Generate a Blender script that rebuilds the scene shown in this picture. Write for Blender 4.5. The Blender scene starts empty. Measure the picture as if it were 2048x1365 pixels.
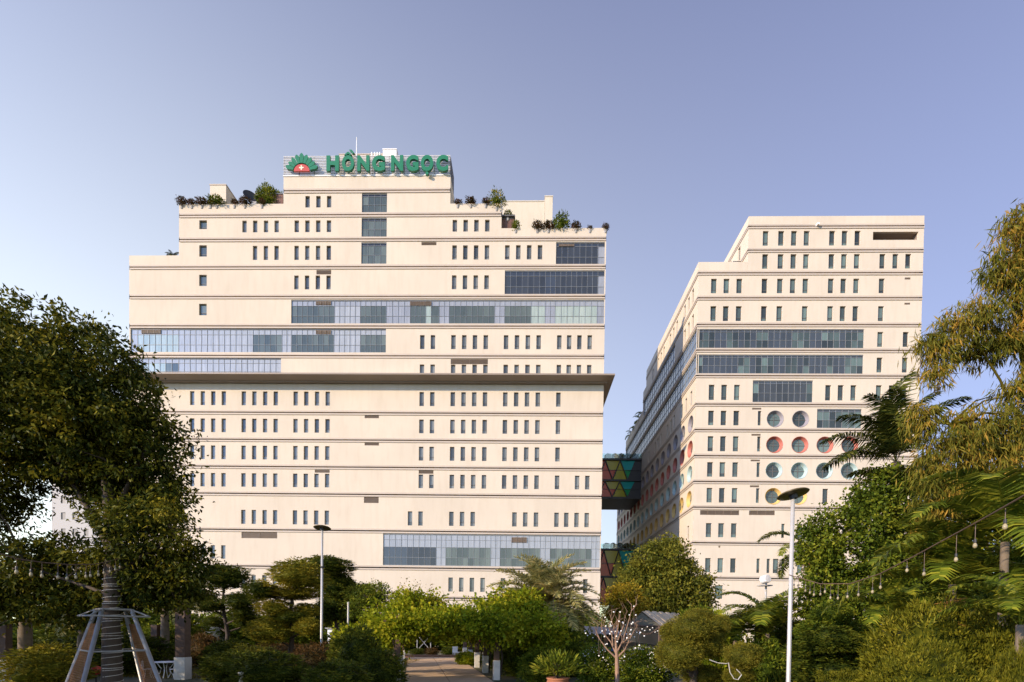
import bpy, math, random
import numpy as np
from mathutils import Vector, Matrix, Euler
R = math.radians
random.seed(7)
sc = bpy.context.scene
COL = sc.collection

# ------------------------------------------------------------------ camera
F, PX, PY, HC = 1010.0, 1024.0, 1274.7, 2.7          # focal length and principal point in pixels of a 2048 px wide frame
def _n(v):
    v = np.array(v, float); return v / np.linalg.norm(v)
_Z = _n((766, 53724, 1010)); _Y = _n((23, 18.7, -1010)); _Y = _n(_Y - _Y.dot(_Z) * _Z); _X = np.cross(_Y, _Z)
CM = np.array([_X, _Y, _Z])                           # camera axes -> world axes
cam = bpy.data.cameras.new('camera'); cam_o = bpy.data.objects.new('camera', cam); COL.objects.link(cam_o)
cam.sensor_width = 36; cam.lens = F / 2048 * 36; cam.shift_y = (PY - 682.5) / 2048
cam.clip_start = 0.1; cam.clip_end = 5000
cam_o.matrix_world = Matrix.Translation((0, 0, HC)) @ Matrix(CM.tolist()).to_4x4()
sc.camera = cam_o

# ------------------------------------------------------------------ sky, sun, exposure
SUN_AZ, SUN_EL = R(53), R(20)                         # azimuth measured from straight behind the camera, towards the left
sun_dir = Vector((-math.sin(SUN_AZ) * math.cos(SUN_EL), -math.cos(SUN_AZ) * math.cos(SUN_EL), math.sin(SUN_EL)))
w = bpy.data.worlds.new('World'); sc.world = w; w.use_nodes = True
nt = w.node_tree; nt.nodes.clear()
sky = nt.nodes.new('ShaderNodeTexSky'); sky.sky_type = 'NISHITA'; sky.sun_disc = False
sky.sun_elevation = SUN_EL; sky.sun_rotation = math.atan2(sun_dir.x, sun_dir.y)
sky.air_density = 1.0; sky.dust_density = 5.0; sky.ozone_density = 2.0; sky.altitude = 0
# hazy city air: pale veil thickening towards the horizon and towards the sun's side
def wn(kind, op=None, **kw):
    n = nt.nodes.new(kind)
    if op: n.operation = op
    for k, v in kw.items(): n.inputs[int(k[1:])].default_value = v
    return n
wl = nt.links.new
wtc = wn('ShaderNodeTexCoord'); wsep = wn('ShaderNodeSeparateXYZ'); wl(wtc.outputs['Generated'], wsep.inputs[0])
wz = wn('ShaderNodeMath', 'MAXIMUM', _1=0.0); wl(wsep.outputs[2], wz.inputs[0])
wi = wn('ShaderNodeMath', 'SUBTRACT', _0=1.0); wl(wz.outputs[0], wi.inputs[1])
wh = wn('ShaderNodeMath', 'POWER', _1=2.0); wl(wi.outputs[0], wh.inputs[0])
wd = wn('ShaderNodeVectorMath', 'DOT_PRODUCT', _1=tuple(sun_dir)); wl(wtc.outputs['Generated'], wd.inputs[0])
wg = wn('ShaderNodeMath', 'MULTIPLY_ADD', _1=.5, _2=.5); wl(wd.outputs['Value'], wg.inputs[0])
wc = wn('ShaderNodeMath', 'SMOOTH_MIN', _1=.58, _2=.15); wl(wg.outputs[0], wc.inputs[0])
wp = wn('ShaderNodeMath', 'POWER', _1=0.75); wl(wc.outputs[0], wp.inputs[0])
we = wn('ShaderNodeMath', 'POWER', _1=0.9); wl(wi.outputs[0], we.inputs[0])
wq = wn('ShaderNodeMath', 'MULTIPLY'); wl(wp.outputs[0], wq.inputs[0]); wl(we.outputs[0], wq.inputs[1])
def wscale(col, fac):
    n = wn('ShaderNodeVectorMath', 'SCALE'); n.inputs[0].default_value = col; wl(fac, n.inputs['Scale']); return n
h1 = wscale((1.75, 1.9, .75), wh.outputs[0]); h2 = wscale((5.6, 5.85, 5.1), wq.outputs[0])
wt = wn('ShaderNodeVectorMath', 'MULTIPLY', _1=(.02, .14, .60)); wl(sky.outputs[0], wt.inputs[0])
wa = wn('ShaderNodeVectorMath', 'ADD'); wl(h1.outputs[0], wa.inputs[0]); wl(h2.outputs[0], wa.inputs[1])
wb = wn('ShaderNodeVectorMath', 'ADD'); wl(wa.outputs[0], wb.inputs[0]); wl(wt.outputs[0], wb.inputs[1])
bg = nt.nodes.new('ShaderNodeBackground'); bg.inputs[1].default_value = 0.15
out = nt.nodes.new('ShaderNodeOutputWorld')
wl(wb.outputs[0], bg.inputs[0]); wl(bg.outputs[0], out.inputs[0])
sun = bpy.data.lights.new('sun', 'SUN'); sun.energy = 3.5; sun.angle = R(0.5); sun.color = (1.0, 0.79, 0.55)
sun_o = bpy.data.objects.new('sun', sun); COL.objects.link(sun_o)
sun_o.rotation_euler = (-sun_dir).to_track_quat('-Z', 'Y').to_euler(); sun_o.location = (-60, -40, 60)
vs = sc.view_settings
vs.view_transform = 'Standard'; vs.look = 'None'; vs.exposure = 0.95; vs.gamma = 1.0; vs.use_curve_mapping = False
sc.cycles.max_bounces = 6; sc.cycles.diffuse_bounces = 3; sc.cycles.glossy_bounces = 3; sc.cycles.transmission_bounces = 3
sc.cycles.use_denoising = True

# ------------------------------------------------------------------ placing helpers
def U(px, py, Y):
    """point at depth Y seen at photo pixel (px, py)"""
    d = CM @ np.array([(px - PX) / F, -(py - PY) / F, -1.0]); t = Y / d[1]
    return Vector((d[0] * t, Y, d[2] * t + HC))
def G(px, py):
    """ground point seen at photo pixel"""
    d = CM @ np.array([(px - PX) / F, -(py - PY) / F, -1.0]); t = -HC / d[2]
    return Vector((d[0] * t, d[1] * t, 0))
def ppm(Y): return F / Y                              # pixels per metre at depth Y

# ------------------------------------------------------------------ materials
MATS = {}
def nodes(name):
    m = bpy.data.materials.new(name); m.use_nodes = True; MATS[name] = m
    t = m.node_tree; t.nodes.clear()
    o = t.nodes.new('ShaderNodeOutputMaterial'); return m, t, o
def N(t, kind, **kw):
    n = t.nodes.new(kind)
    for k, v in kw.items():
        if k.startswith('i_'):
            n.inputs[k[2:].replace('_', ' ')].default_value = v
        else: setattr(n, k, v)
    return n
def c4(c): return (c[0], c[1], c[2], 1)
def plain(name, col, rough=0.6, metal=0.0, var=0.12, scale=3.0, bump=0.0, spec=0.5, bscale=None):
    m, t, o = nodes(name)
    p = N(t, 'ShaderNodeBsdfPrincipled'); p.inputs['Roughness'].default_value = rough; p.inputs['Metallic'].default_value = metal
    p.inputs['Specular IOR Level'].default_value = spec
    tc = N(t, 'ShaderNodeTexCoord'); nz = N(t, 'ShaderNodeTexNoise'); nz.inputs['Scale'].default_value = scale; nz.inputs['Detail'].default_value = 5
    t.links.new(tc.outputs['Object'], nz.inputs['Vector'])
    mx = N(t, 'ShaderNodeMix', data_type='RGBA')
    mx.inputs[6].default_value = c4([max(0, x * (1 - var)) for x in col]); mx.inputs[7].default_value = c4([min(1, x * (1 + var)) for x in col])
    t.links.new(nz.outputs['Fac'], mx.inputs[0]); t.links.new(mx.outputs[2], p.inputs['Base Color'])
    if bump:
        b = N(t, 'ShaderNodeBump'); b.inputs['Strength'].default_value = bump
        n2 = N(t, 'ShaderNodeTexNoise'); n2.inputs['Scale'].default_value = bscale or scale * 6; t.links.new(tc.outputs['Object'], n2.inputs['Vector'])
        t.links.new(n2.outputs['Fac'], b.inputs['Height']); t.links.new(b.outputs[0], p.inputs['Normal'])
    t.links.new(p.outputs[0], o.inputs[0]); return m
def stucco(name, col):
    """painted render with faint rain streaks, blotches and a fine grain"""
    m, t, o = nodes(name)
    p = N(t, 'ShaderNodeBsdfPrincipled'); p.inputs['Roughness'].default_value = 0.85; p.inputs['Specular IOR Level'].default_value = 0.2
    tc = N(t, 'ShaderNodeTexCoord')
    mp = N(t, 'ShaderNodeMapping'); mp.inputs['Scale'].default_value = (2.2, 2.2, 0.35); t.links.new(tc.outputs['Object'], mp.inputs[0])
    n1 = N(t, 'ShaderNodeTexNoise'); n1.inputs['Scale'].default_value = 1.0; n1.inputs['Detail'].default_value = 6; t.links.new(mp.outputs[0], n1.inputs['Vector'])
    n2 = N(t, 'ShaderNodeTexNoise'); n2.inputs['Scale'].default_value = 0.18; n2.inputs['Detail'].default_value = 4; t.links.new(tc.outputs['Object'], n2.inputs['Vector'])
    r1 = N(t, 'ShaderNodeMapRange'); r1.inputs[1].default_value = 0.45; r1.inputs[2].default_value = 0.8; t.links.new(n1.outputs['Fac'], r1.inputs[0])
    m1 = N(t, 'ShaderNodeMix', data_type='RGBA'); m1.inputs[6].default_value = c4(col); m1.inputs[7].default_value = c4([col[0] * .935, col[1] * .92, col[2] * .90])
    t.links.new(r1.outputs[0], m1.inputs[0])
    m2 = N(t, 'ShaderNodeMix', data_type='RGBA'); m2.blend_type = 'MULTIPLY'; m2.inputs[0].default_value = 1
    r2 = N(t, 'ShaderNodeMapRange'); r2.inputs[1].default_value = .3; r2.inputs[2].default_value = .7; r2.inputs[3].default_value = .93; r2.inputs[4].default_value = 1.03
    t.links.new(n2.outputs['Fac'], r2.inputs[0]); cb = N(t, 'ShaderNodeCombineColor')
    for i in range(3): t.links.new(r2.outputs[0], cb.inputs[i])
    t.links.new(m1.outputs[2], m2.inputs[6]); t.links.new(cb.outputs[0], m2.inputs[7]); t.links.new(m2.outputs[2], p.inputs['Base Color'])
    n3 = N(t, 'ShaderNodeTexNoise'); n3.inputs['Scale'].default_value = 6; t.links.new(tc.outputs['Object'], n3.inputs['Vector'])
    b = N(t, 'ShaderNodeBump'); b.inputs['Strength'].default_value = .12; t.links.new(n3.outputs['Fac'], b.inputs['Height']); t.links.new(b.outputs[0], p.inputs['Normal'])
    t.links.new(p.outputs[0], o.inputs[0]); return m
def glass(name, dark, light, f0=0.5, ior=1.9, rough=0.02, bias=0.5):
    """coated window glass; the shade behind it (blind or room) differs from pane to pane"""
    m, t, o = nodes(name)
    p = N(t, 'ShaderNodeBsdfPrincipled'); p.inputs['Roughness'].default_value = rough; p.inputs['IOR'].default_value = ior; p.inputs['Specular IOR Level'].default_value = f0
    oi = N(t, 'ShaderNodeObjectInfo'); pw = N(t, 'ShaderNodeMath', operation='POWER'); pw.inputs[1].default_value = bias
    t.links.new(oi.outputs['Random'], pw.inputs[0])
    mx = N(t, 'ShaderNodeMix', data_type='RGBA'); mx.inputs[6].default_value = c4(dark); mx.inputs[7].default_value = c4(light)
    t.links.new(pw.outputs[0], mx.inputs[0])
    tc = N(t, 'ShaderNodeTexCoord'); mp = N(t, 'ShaderNodeMapping'); mp.inputs['Scale'].default_value = (9, 9, .5); t.links.new(tc.outputs['Object'], mp.inputs[0])
    nz = N(t, 'ShaderNodeTexNoise'); nz.inputs['Scale'].default_value = 1; t.links.new(mp.outputs[0], nz.inputs['Vector'])
    m3 = N(t, 'ShaderNodeMix', data_type='RGBA'); m3.blend_type = 'MULTIPLY'; m3.inputs[0].default_value = .55
    t.links.new(mx.outputs[2], m3.inputs[6]); t.links.new(nz.outputs['Fac'], m3.inputs[7]); t.links.new(m3.outputs[2], p.inputs['Base Color'])
    nb = N(t, 'ShaderNodeTexNoise'); nb.inputs['Scale'].default_value = .5; t.links.new(tc.outputs['Object'], nb.inputs['Vector'])
    b = N(t, 'ShaderNodeBump'); b.inputs['Strength'].default_value = .02; b.inputs['Distance'].default_value = .3
    t.links.new(nb.outputs['Fac'], b.inputs['Height']); t.links.new(b.outputs[0], p.inputs['Normal'])
    t.links.new(p.outputs[0], o.inputs[0]); return m
def leafmat(name, cols, trans=0.3, rough=0.5, patch=0.35, spec=0.06, pscale=.9):
    """cols: leaf colours, spread over leaves; a slow noise shifts whole twigs towards the last colour"""
    m, t, o = nodes(name)
    at = N(t, 'ShaderNodeAttribute'); at.attribute_name = 'rnd'
    tc = N(t, 'ShaderNodeTexCoord'); nz = N(t, 'ShaderNodeTexNoise'); nz.inputs['Scale'].default_value = pscale; nz.inputs['Detail'].default_value = 3
    t.links.new(tc.outputs['Object'], nz.inputs['Vector'])
    mr = N(t, 'ShaderNodeMapRange'); mr.inputs[1].default_value = .35; mr.inputs[2].default_value = .75; mr.inputs[3].default_value = -patch * .5; mr.inputs[4].default_value = patch
    t.links.new(nz.outputs['Fac'], mr.inputs[0])
    ad = N(t, 'ShaderNodeMath', operation='ADD'); t.links.new(at.outputs['Fac'], ad.inputs[0]); t.links.new(mr.outputs[0], ad.inputs[1])
    rp = N(t, 'ShaderNodeValToRGB'); e = rp.color_ramp.elements
    while len(e) < len(cols): e.new(.5)
    for i, c in enumerate(cols):
        e[i].position = i / (len(cols) - 1); e[i].color = c4(c)
    t.links.new(ad.outputs[0], rp.inputs[0])
    p = N(t, 'ShaderNodeBsdfPrincipled'); p.inputs['Roughness'].default_value = rough; p.inputs['Specular IOR Level'].default_value = spec
    t.links.new(rp.outputs[0], p.inputs['Base Color'])
    tr = N(t, 'ShaderNodeBsdfTranslucent'); hs = N(t, 'ShaderNodeHueSaturation'); hs.inputs['Value'].default_value = 1.3; hs.inputs['Hue'].default_value = .485
    t.links.new(rp.outputs[0], hs.inputs['Color']); t.links.new(hs.outputs[0], tr.inputs[0])
    mx = N(t, 'ShaderNodeMixShader'); mx.inputs[0].default_value = trans
    t.links.new(p.outputs[0], mx.inputs[1]); t.links.new(tr.outputs[0], mx.inputs[2]); t.links.new(mx.outputs[0], o.inputs[0]); return m

CREAM = stucco('cream_stucco', (0.60, 0.525, 0.425))
TAUPE = plain('taupe_moulding', (0.47, 0.40, 0.33), .7, var=.1, scale=.6)
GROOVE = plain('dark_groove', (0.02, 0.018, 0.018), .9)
CANOPY = plain('brown_canopy', (0.26, 0.21, 0.17), .6, var=.1, scale=.5)
LOUVRE = plain('brown_louvre', (0.17, 0.125, 0.09), .6, var=.2, scale=1)
FRAME = plain('grey_window_frame', (0.11, 0.105, 0.10), .45, var=.08)
MULL = plain('slate_mullion', (0.22, 0.235, 0.25), .4, var=.1)
WIN = glass('window_glass', (0.045, 0.055, 0.055), (0.24, 0.26, 0.25), .6, 1.65, bias=.9)
WINR = glass('window_glass_teal', (0.018, 0.03, 0.04), (0.16, 0.24, 0.23), .5, 1.6, bias=1.5)
SPAN = glass('spandrel_glass_bright_sky', (0.42, 0.455, 0.50), (0.46, 0.495, 0.54), .5, 1.7, bias=1)  # pale base also carries the brighter sky mirrored by the left bays
SPAN2 = glass('spandrel_glass_dull_sky', (0.30, 0.325, 0.37), (0.36, 0.385, 0.43), .6, 1.8, bias=1)  # darker copy for bays mirroring duller sky, reflection put into the base
VIS = glass('vision_glass', (0.07, 0.095, 0.09), (0.16, 0.20, 0.18), .5, 1.65, bias=1.2)
VISD = glass('vision_glass_dark', (0.022, 0.029, 0.04), (0.045, 0.055, 0.07), .5, 1.65, bias=1)
VISP = glass('vision_glass_curtain', (0.36, 0.45, 0.40), (0.46, 0.54, 0.48), .6, 1.8, bias=1)
SPANR = glass('spandrel_glass_dark', (0.022, 0.032, 0.05), (0.04, 0.055, 0.08), .6, 1.7, bias=1)  # on the left building its dark base stands in for duller sky reflection
BLUEG = glass('blue_glass', (0.06, 0.10, 0.18), (0.10, 0.15, 0.25), .9, 2.0, bias=1)
WHITE = plain('white_paint', (0.78, 0.77, 0.75), .5, var=.05)
GALV = plain('galvanised_steel', (0.33, 0.33, 0.33), .5, .5, var=.15, scale=8)
BLACKM = plain('black_metal', (0.02, 0.02, 0.022), .5)
SIGNG = plain('sign_green', (0.012, 0.16, 0.075), .4, var=.08, scale=1)
SIGNR = plain('sign_red', (0.45, 0.07, 0.05), .4, var=.05)
SIGNW = plain('sign_cream', (0.8, 0.68, 0.5), .5)
DKSTEEL = plain('dark_steel', (0.03, 0.03, 0.032), .5, var=.1)
GREYROOF = plain('grey_roofing', (0.3, 0.29, 0.28), .8, var=.2)
BARK = plain('bark', (0.05, 0.036, 0.026), .9, var=.4, scale=7, bump=.6, bscale=24)
BARKP = plain('pink_bark', (0.25, 0.155, 0.10), .85, var=.35, scale=6, bump=.4)
PALMT = plain('palm_trunk', (0.13, 0.10, 0.07), .9, var=.4, scale=9, bump=.7, bscale=20)
CONC = plain('concrete_slab', (0.47, 0.33, 0.21), .9, var=.22, scale=1.3, bump=.15)
POSTB = plain('timber_post', (0.095, 0.058, 0.038), .8, var=.35, scale=6, bump=.3)
LIME = plain('limewash', (0.6, 0.58, 0.53), .8, var=.18, scale=4, bump=.2)
TERRA = plain('terracotta', (0.30, 0.12, 0.06), .7, var=.25, scale=5, bump=.2)
LAMPW = plain('lamp_pole_paint', (0.46, 0.45, 0.43), .45, .2, var=.14, scale=5)
LAMPD = plain('lamp_disc_brown', (0.11, 0.085, 0.04), .4, .3, var=.2, scale=5)
MESHW = plain('rusty_wire', (0.20, 0.10, 0.045), .7, .3, var=.3, scale=10)
HOSE = plain('white_hose', (0.48, 0.45, 0.40), .6)
CABLE = plain('brown_cable', (0.10, 0.06, 0.04), .6)
BULB = glass('clear_bulb', (0.30, 0.25, 0.15), (0.42, 0.35, 0.2), .6, 1.5, bias=1)
FILA = plain('amber_filament', (0.75, 0.45, 0.08), .4)
BULBW = plain('white_bulb', (0.85, 0.84, 0.8), .3)
ROOFB = plain('brown_sheet_roof', (0.46, 0.37, 0.27), .55, var=.2, scale=2)
SOIL = plain('soil', (0.10, 0.075, 0.05), .95, var=.4, scale=2, bump=.3)
REDP = plain('red_paint', (0.5, 0.03, 0.02), .5)
BRICK = plain('brick_kerb', (0.28, 0.15, 0.09), .9, var=.3, scale=4, bump=.3)
PINKW = stucco('pink_stucco', (0.605, 0.54, 0.43))
WOODP = plain('dark_timber_panel', (0.16, 0.08, 0.06), .7, var=.3, scale=3)

L_MANGO = leafmat('leaf_broad', [(.010, .018, .003), (.026, .038, .005), (.09, .095, .010), (.25, .21, .018)], .22, patch=.28)  # last colours raised so scattered leaves carry the golden sunlight
L_VINE = leafmat('leaf_vine', [(0.0562, 0.0860, 0.0055), (0.1413, 0.1906, 0.0093), (0.2762, 0.3010, 0.0153), (0.4537, 0.4126, 0.0279)], .35, patch=.3)
L_BAMB = leafmat('leaf_bamboo', [(0.0378, 0.0486, 0.0065), (0.1026, 0.1080, 0.0133), (0.1998, 0.1663, 0.0227), (0.3640, 0.2041, 0.0321)], .3, patch=.35)
L_IVY = leafmat('leaf_ivy', [(0.0253, 0.0425, 0.0051), (0.0575, 0.0874, 0.0085), (0.1196, 0.1495, 0.0125), (0.2266, 0.2277, 0.0214)], .25)
L_OLIVE = leafmat('leaf_olive_tree', [(0.0378, 0.0484, 0.0077), (0.0794, 0.0913, 0.0121), (0.1471, 0.1430, 0.0175), (0.2343, 0.2035, 0.0258)], .25)
L_GOLD = leafmat('leaf_golden_topiary', [(0.0734, 0.0864, 0.0100), (0.1651, 0.1630, 0.0167), (0.2844, 0.2397, 0.0233), (0.4219, 0.3164, 0.0333)], .22, patch=.25)  # green-gold leaves, brightened so the colour also carries low sunlight
L_DARK = leafmat('leaf_dark_topiary', [(0.0169, 0.0273, 0.0051), (0.0403, 0.0585, 0.0079), (0.0806, 0.0975, 0.0105), (0.1664, 0.1664, 0.0174)], .2)
L_RED = leafmat('leaf_reddish_shrub', [(.03, .025, .008), (.06, .04, .012), (.10, .055, .017), (.14, .075, .022)], .2)
L_JUNI = leafmat('leaf_juniper', [(0.0344, 0.0413, 0.0039), (0.0748, 0.0787, 0.0066), (0.1338, 0.1279, 0.0098), (0.2253, 0.1929, 0.0186)], .2, patch=.25)
L_OLIV2 = leafmat('leaf_clipped_conifer', [(0.0450, 0.0510, 0.0075), (0.0975, 0.0975, 0.0117), (0.1755, 0.1575, 0.0167), (0.2835, 0.2220, 0.0303)], .2, patch=.25)
L_PALM = leafmat('leaf_palm', [(0.0350, 0.0525, 0.0069), (0.0788, 0.1100, 0.0107), (0.1562, 0.1862, 0.0170), (0.3025, 0.2838, 0.0279)], .3, rough=.4)
L_PALMD = leafmat('leaf_dark_palm', [(.012, .02, .004), (.026, .038, .006), (.05, .06, .009), (.10, .10, .016)], .12, rough=.65)
L_DATE = leafmat('leaf_date_palm', [(0.1181, 0.1317, 0.0506), (0.2447, 0.2545, 0.0941), (0.4169, 0.3896, 0.1456), (0.7290, 0.5915, 0.2279)], .38, rough=.45)
L_DEAD = leafmat('leaf_dry_frond', [(.16, .08, .025), (.24, .12, .035), (.32, .17, .05)], .25)
L_ROOF = leafmat('leaf_roof_shrub', [(0.0225, 0.0263, 0.0112), (0.0525, 0.0450, 0.0150), (0.0900, 0.0450, 0.0225), (0.1275, 0.0600, 0.0300)], .2)
L_YELL = leafmat('flower_yellow', [(.03, .05, .008), (.07, .10, .012), (.16, .17, .015), (.65, .45, .02)], .3, patch=.1)
L_GRASS = leafmat('leaf_grass', [(0.078, 0.063, 0.0066), (0.157, 0.123, 0.0116), (0.273, 0.198, 0.0223)], .25)
L_FLW = leafmat('flower_white', [(.7, .68, .6), (.8, .78, .72)], .2)
L_YTREE = leafmat('leaf_yellow_tree', [(0.067, 0.074, 0.0066), (0.163, 0.141, 0.0111), (0.290, 0.207, 0.0170), (0.424, 0.270, 0.0223)], .3)

# ------------------------------------------------------------------ mesh helpers
class MB:
    def __init__(s): s.v, s.f, s.m = [], [], []
    def quad(s, pts, mi=0):
        b = len(s.v); s.v += [tuple(p) for p in pts]; s.f.append(tuple(range(b, b + len(pts)))); s.m.append(mi); return s
    def box(s, x0, x1, y0, y1, z0, z1, mi=0, mp=None):
        P = [(x, y, z) for z in (z0, z1) for y in (y0, y1) for x in (x0, x1)]
        if mp: P = [mp(*p) for p in P]
        b = len(s.v); s.v += [tuple(p) for p in P]
        for q in ((0, 2, 3, 1), (4, 5, 7, 6), (0, 1, 5, 4), (2, 6, 7, 3), (0, 4, 6, 2), (1, 3, 7, 5)):
            s.f.append(tuple(b + i for i in q)); s.m.append(mi)
        return s
    def tube(s, pts, rads, seg=8, cap=True, mi=0):
        pts = [Vector(p) for p in pts]
        if not hasattr(rads, '__len__'): rads = [rads] * len(pts)
        b = len(s.v); up = Vector((0.13, 0.21, 1)).normalized()
        for i, p in enumerate(pts):
            d = (pts[min(i + 1, len(pts) - 1)] - pts[max(i - 1, 0)]).normalized()
            a = d.cross(up)
            if a.length < .05: a = d.cross(Vector((1, 0, 0)))
            a.normalize(); c = d.cross(a)
            for k in range(seg):
                t = 2 * math.pi * k / seg
                s.v.append(tuple(p + (a * math.cos(t) + c * math.sin(t)) * rads[i]))
        for i in range(len(pts) - 1):
            for k in range(seg):
                q = (k + 1) % seg
                s.f.append((b + i * seg + k, b + i * seg + q, b + (i + 1) * seg + q, b + (i + 1) * seg + k)); s.m.append(mi)
        if cap:
            s.f.append(tuple(b + k for k in range(seg))); s.m.append(mi)
            s.f.append(tuple(b + (len(pts) - 1) * seg + k for k in range(seg))); s.m.append(mi)
        return s
    def lathe(s, prof, seg=20, c=(0, 0, 0), mi=0):
        b = len(s.v)
        for r, z in prof:
            for k in range(seg):
                t = 2 * math.pi * k / seg; s.v.append((c[0] + r * math.cos(t), c[1] + r * math.sin(t), c[2] + z))
        for i in range(len(prof) - 1):
            for k in range(seg):
                q = (k + 1) % seg; s.f.append((b + i * seg + k, b + i * seg + q, b + (i + 1) * seg + q, b + (i + 1) * seg + k)); s.m.append(mi)
        return s
    def mesh(s, name, *mats, smooth=False):
        me = bpy.data.meshes.new(name); me.from_pydata(s.v, [], s.f)
        for m in mats: me.materials.append(m)
        if len(mats) > 1: me.polygons.foreach_set('material_index', s.m)
        if smooth: me.polygons.foreach_set('use_smooth', [True] * len(s.f))
        me.update(); return me
def link(name, me, parent=None, keep=True, loc=None, rot=None, scl=None):
    o = bpy.data.objects.new(name, me); COL.objects.link(o)
    if loc is not None: o.location = loc
    if rot is not None: o.rotation_euler = rot
    if scl is not None: o.scale = scl
    if parent is not None:
        o.parent = parent
        if keep: o.matrix_parent_inverse = Matrix.Translation(-WLOC.get(parent.name, Vector((0, 0, 0))))   # mesh given in world coordinates
    return o
WLOC = {}
def tag(o, label, cat, group=None):
    o['label'] = label; o['category'] = cat
    if group: o['group'] = group
    return o
def thing(name, label, cat, loc=(0, 0, 0), group=None, rz=0):
    o = bpy.data.objects.new(name, None); COL.objects.link(o); o.location = loc; o.rotation_euler = (0, 0, rz); o.empty_display_size = .3
    WLOC[o.name] = Vector(loc)
    return tag(o, label, cat, group)
def struct(name, me, parent=None):
    o = link(name, me, parent)
    if parent is None: o['kind'] = 'structure'
    return o

# ------------------------------------------------------------------ foliage helpers (numpy)
def unit(a): return a / np.maximum(np.linalg.norm(a, axis=1, keepdims=True), 1e-9)
def leaf_mesh(name, P, D, L, W, mat, rng, fold=.25, extra=None, rnd=None):
    n = len(P); S = unit(np.cross(D, rng.normal(size=(n, 3)))); Nn = np.cross(S, D)
    L = np.asarray(L).reshape(-1, 1) * np.ones((n, 1)); W = np.asarray(W).reshape(-1, 1) * np.ones((n, 1))
    V = np.empty((n, 4, 3)); V[:, 0] = P
    mid = P + D * L * .45 + Nn * W * fold
    V[:, 1] = mid + S * W * .5; V[:, 3] = mid - S * W * .5; V[:, 2] = P + D * L
    V = V.reshape(-1, 3); Fq = np.arange(n * 4).reshape(n, 4)
    r = rng.random(n) if rnd is None else rnd
    if extra is not None:
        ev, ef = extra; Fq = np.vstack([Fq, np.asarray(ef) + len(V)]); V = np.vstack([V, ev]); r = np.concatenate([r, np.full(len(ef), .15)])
    return raw_mesh(name, V, Fq, mat, r)
def raw_mesh(name, V, Fq, mat, r=None):
    me = bpy.data.meshes.new(name); k = Fq.shape[1]
    me.vertices.add(len(V)); me.vertices.foreach_set('co', np.ascontiguousarray(V, dtype=np.float32).ravel())
    me.loops.add(Fq.size); me.loops.foreach_set('vertex_index', Fq.astype(np.int32).ravel())
    me.polygons.add(len(Fq)); me.polygons.foreach_set('loop_start', np.arange(0, Fq.size, k, dtype=np.int32))
    try: me.polygons.foreach_set('loop_total', np.full(len(Fq), k, dtype=np.int32))
    except Exception: pass
    if r is not None:
        a = me.attributes.new('rnd', 'FLOAT', 'FACE'); a.data.foreach_set('value', r.astype(np.float32))
    me.materials.append(mat); me.update(calc_edges=True); return me
def rand_dir(rng, n): return unit(rng.normal(size=(n, 3)))
def dome_mesh(name, n, leaf, wid, mat, seed, lump=.12, nl=40, up=.35, flat=0.0, nclump=220, cs=.10, core=.74, sharp=22):
    """unit ball of twig tufts: tufts crowd an uneven surface, leaves radiate from each tuft, gaps stay between them"""
    rng = np.random.default_rng(seed)
    ld = rand_dir(rng, nl); la = rng.random(nl) * lump * 2 - lump * .6
    def rad(d): return 1 + (np.exp((d @ ld.T - 1) * sharp) * la).sum(1)
    k = np.arange(nclump) + .5; ph = np.arccos(1 - 2 * k / nclump); th = np.pi * (1 + 5 ** .5) * k
    cd_ = unit(np.stack([np.cos(th) * np.sin(ph), np.sin(th) * np.sin(ph), np.cos(ph)], 1) + rng.normal(size=(nclump, 3)) * .6 / nclump ** .5)
    C = cd_ * (rad(cd_) * (.86 + .20 * rng.random(nclump) - .10 * (rng.random(nclump) < .3)))[:, None]
    ci = rng.integers(0, nclump, n); g = rng.normal(size=(n, 3)) * np.array([1, 1, 1 - .6 * flat]); sz = (.6 + .8 * rng.random(nclump))[ci]
    P = C[ci] + g * (cs * .55 * sz)[:, None]
    D = unit(g) * .8 + cd_[ci] * .55 + rng.normal(size=(n, 3)) * .3 + np.array([0, 0, up]); D[:, 2] *= (1 - .6 * flat); D = unit(D)
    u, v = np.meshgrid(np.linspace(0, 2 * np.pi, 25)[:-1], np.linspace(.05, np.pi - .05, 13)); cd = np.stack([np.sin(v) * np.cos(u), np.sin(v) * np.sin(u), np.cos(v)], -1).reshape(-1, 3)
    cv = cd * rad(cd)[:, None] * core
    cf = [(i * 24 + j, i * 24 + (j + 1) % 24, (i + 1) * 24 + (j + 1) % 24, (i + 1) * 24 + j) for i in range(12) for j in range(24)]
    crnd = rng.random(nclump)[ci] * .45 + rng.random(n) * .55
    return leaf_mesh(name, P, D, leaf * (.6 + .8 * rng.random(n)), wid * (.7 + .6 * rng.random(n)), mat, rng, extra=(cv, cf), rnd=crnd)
def crown_points(rng, ells, n, nclump, cr, shell=.45, fill=None):
    """ells: (x,y,z,rx,ry,rz); leaves gathered in twig clumps that crowd towards the outside of the lobes"""
    E_ = np.array(ells, float); wgt = (E_[:, 3] * E_[:, 4] * E_[:, 5]) ** (2 / 3); wgt /= wgt.sum()
    k = rng.choice(len(E_), nclump, p=wgt); d = rand_dir(rng, nclump); r = rng.random(nclump) ** shell
    C = E_[k, :3] + d * r[:, None] * E_[k, 3:]
    ci = rng.integers(0, nclump, n); sz = (.5 + rng.random(nclump))[ci]
    P = C[ci] + rng.normal(size=(n, 3)) * (cr * sz)[:, None] * np.array([1, 1, .7])
    return P, unit(d[ci] * .55 + unit(P - C[ci]) * .8), C, ci
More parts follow.
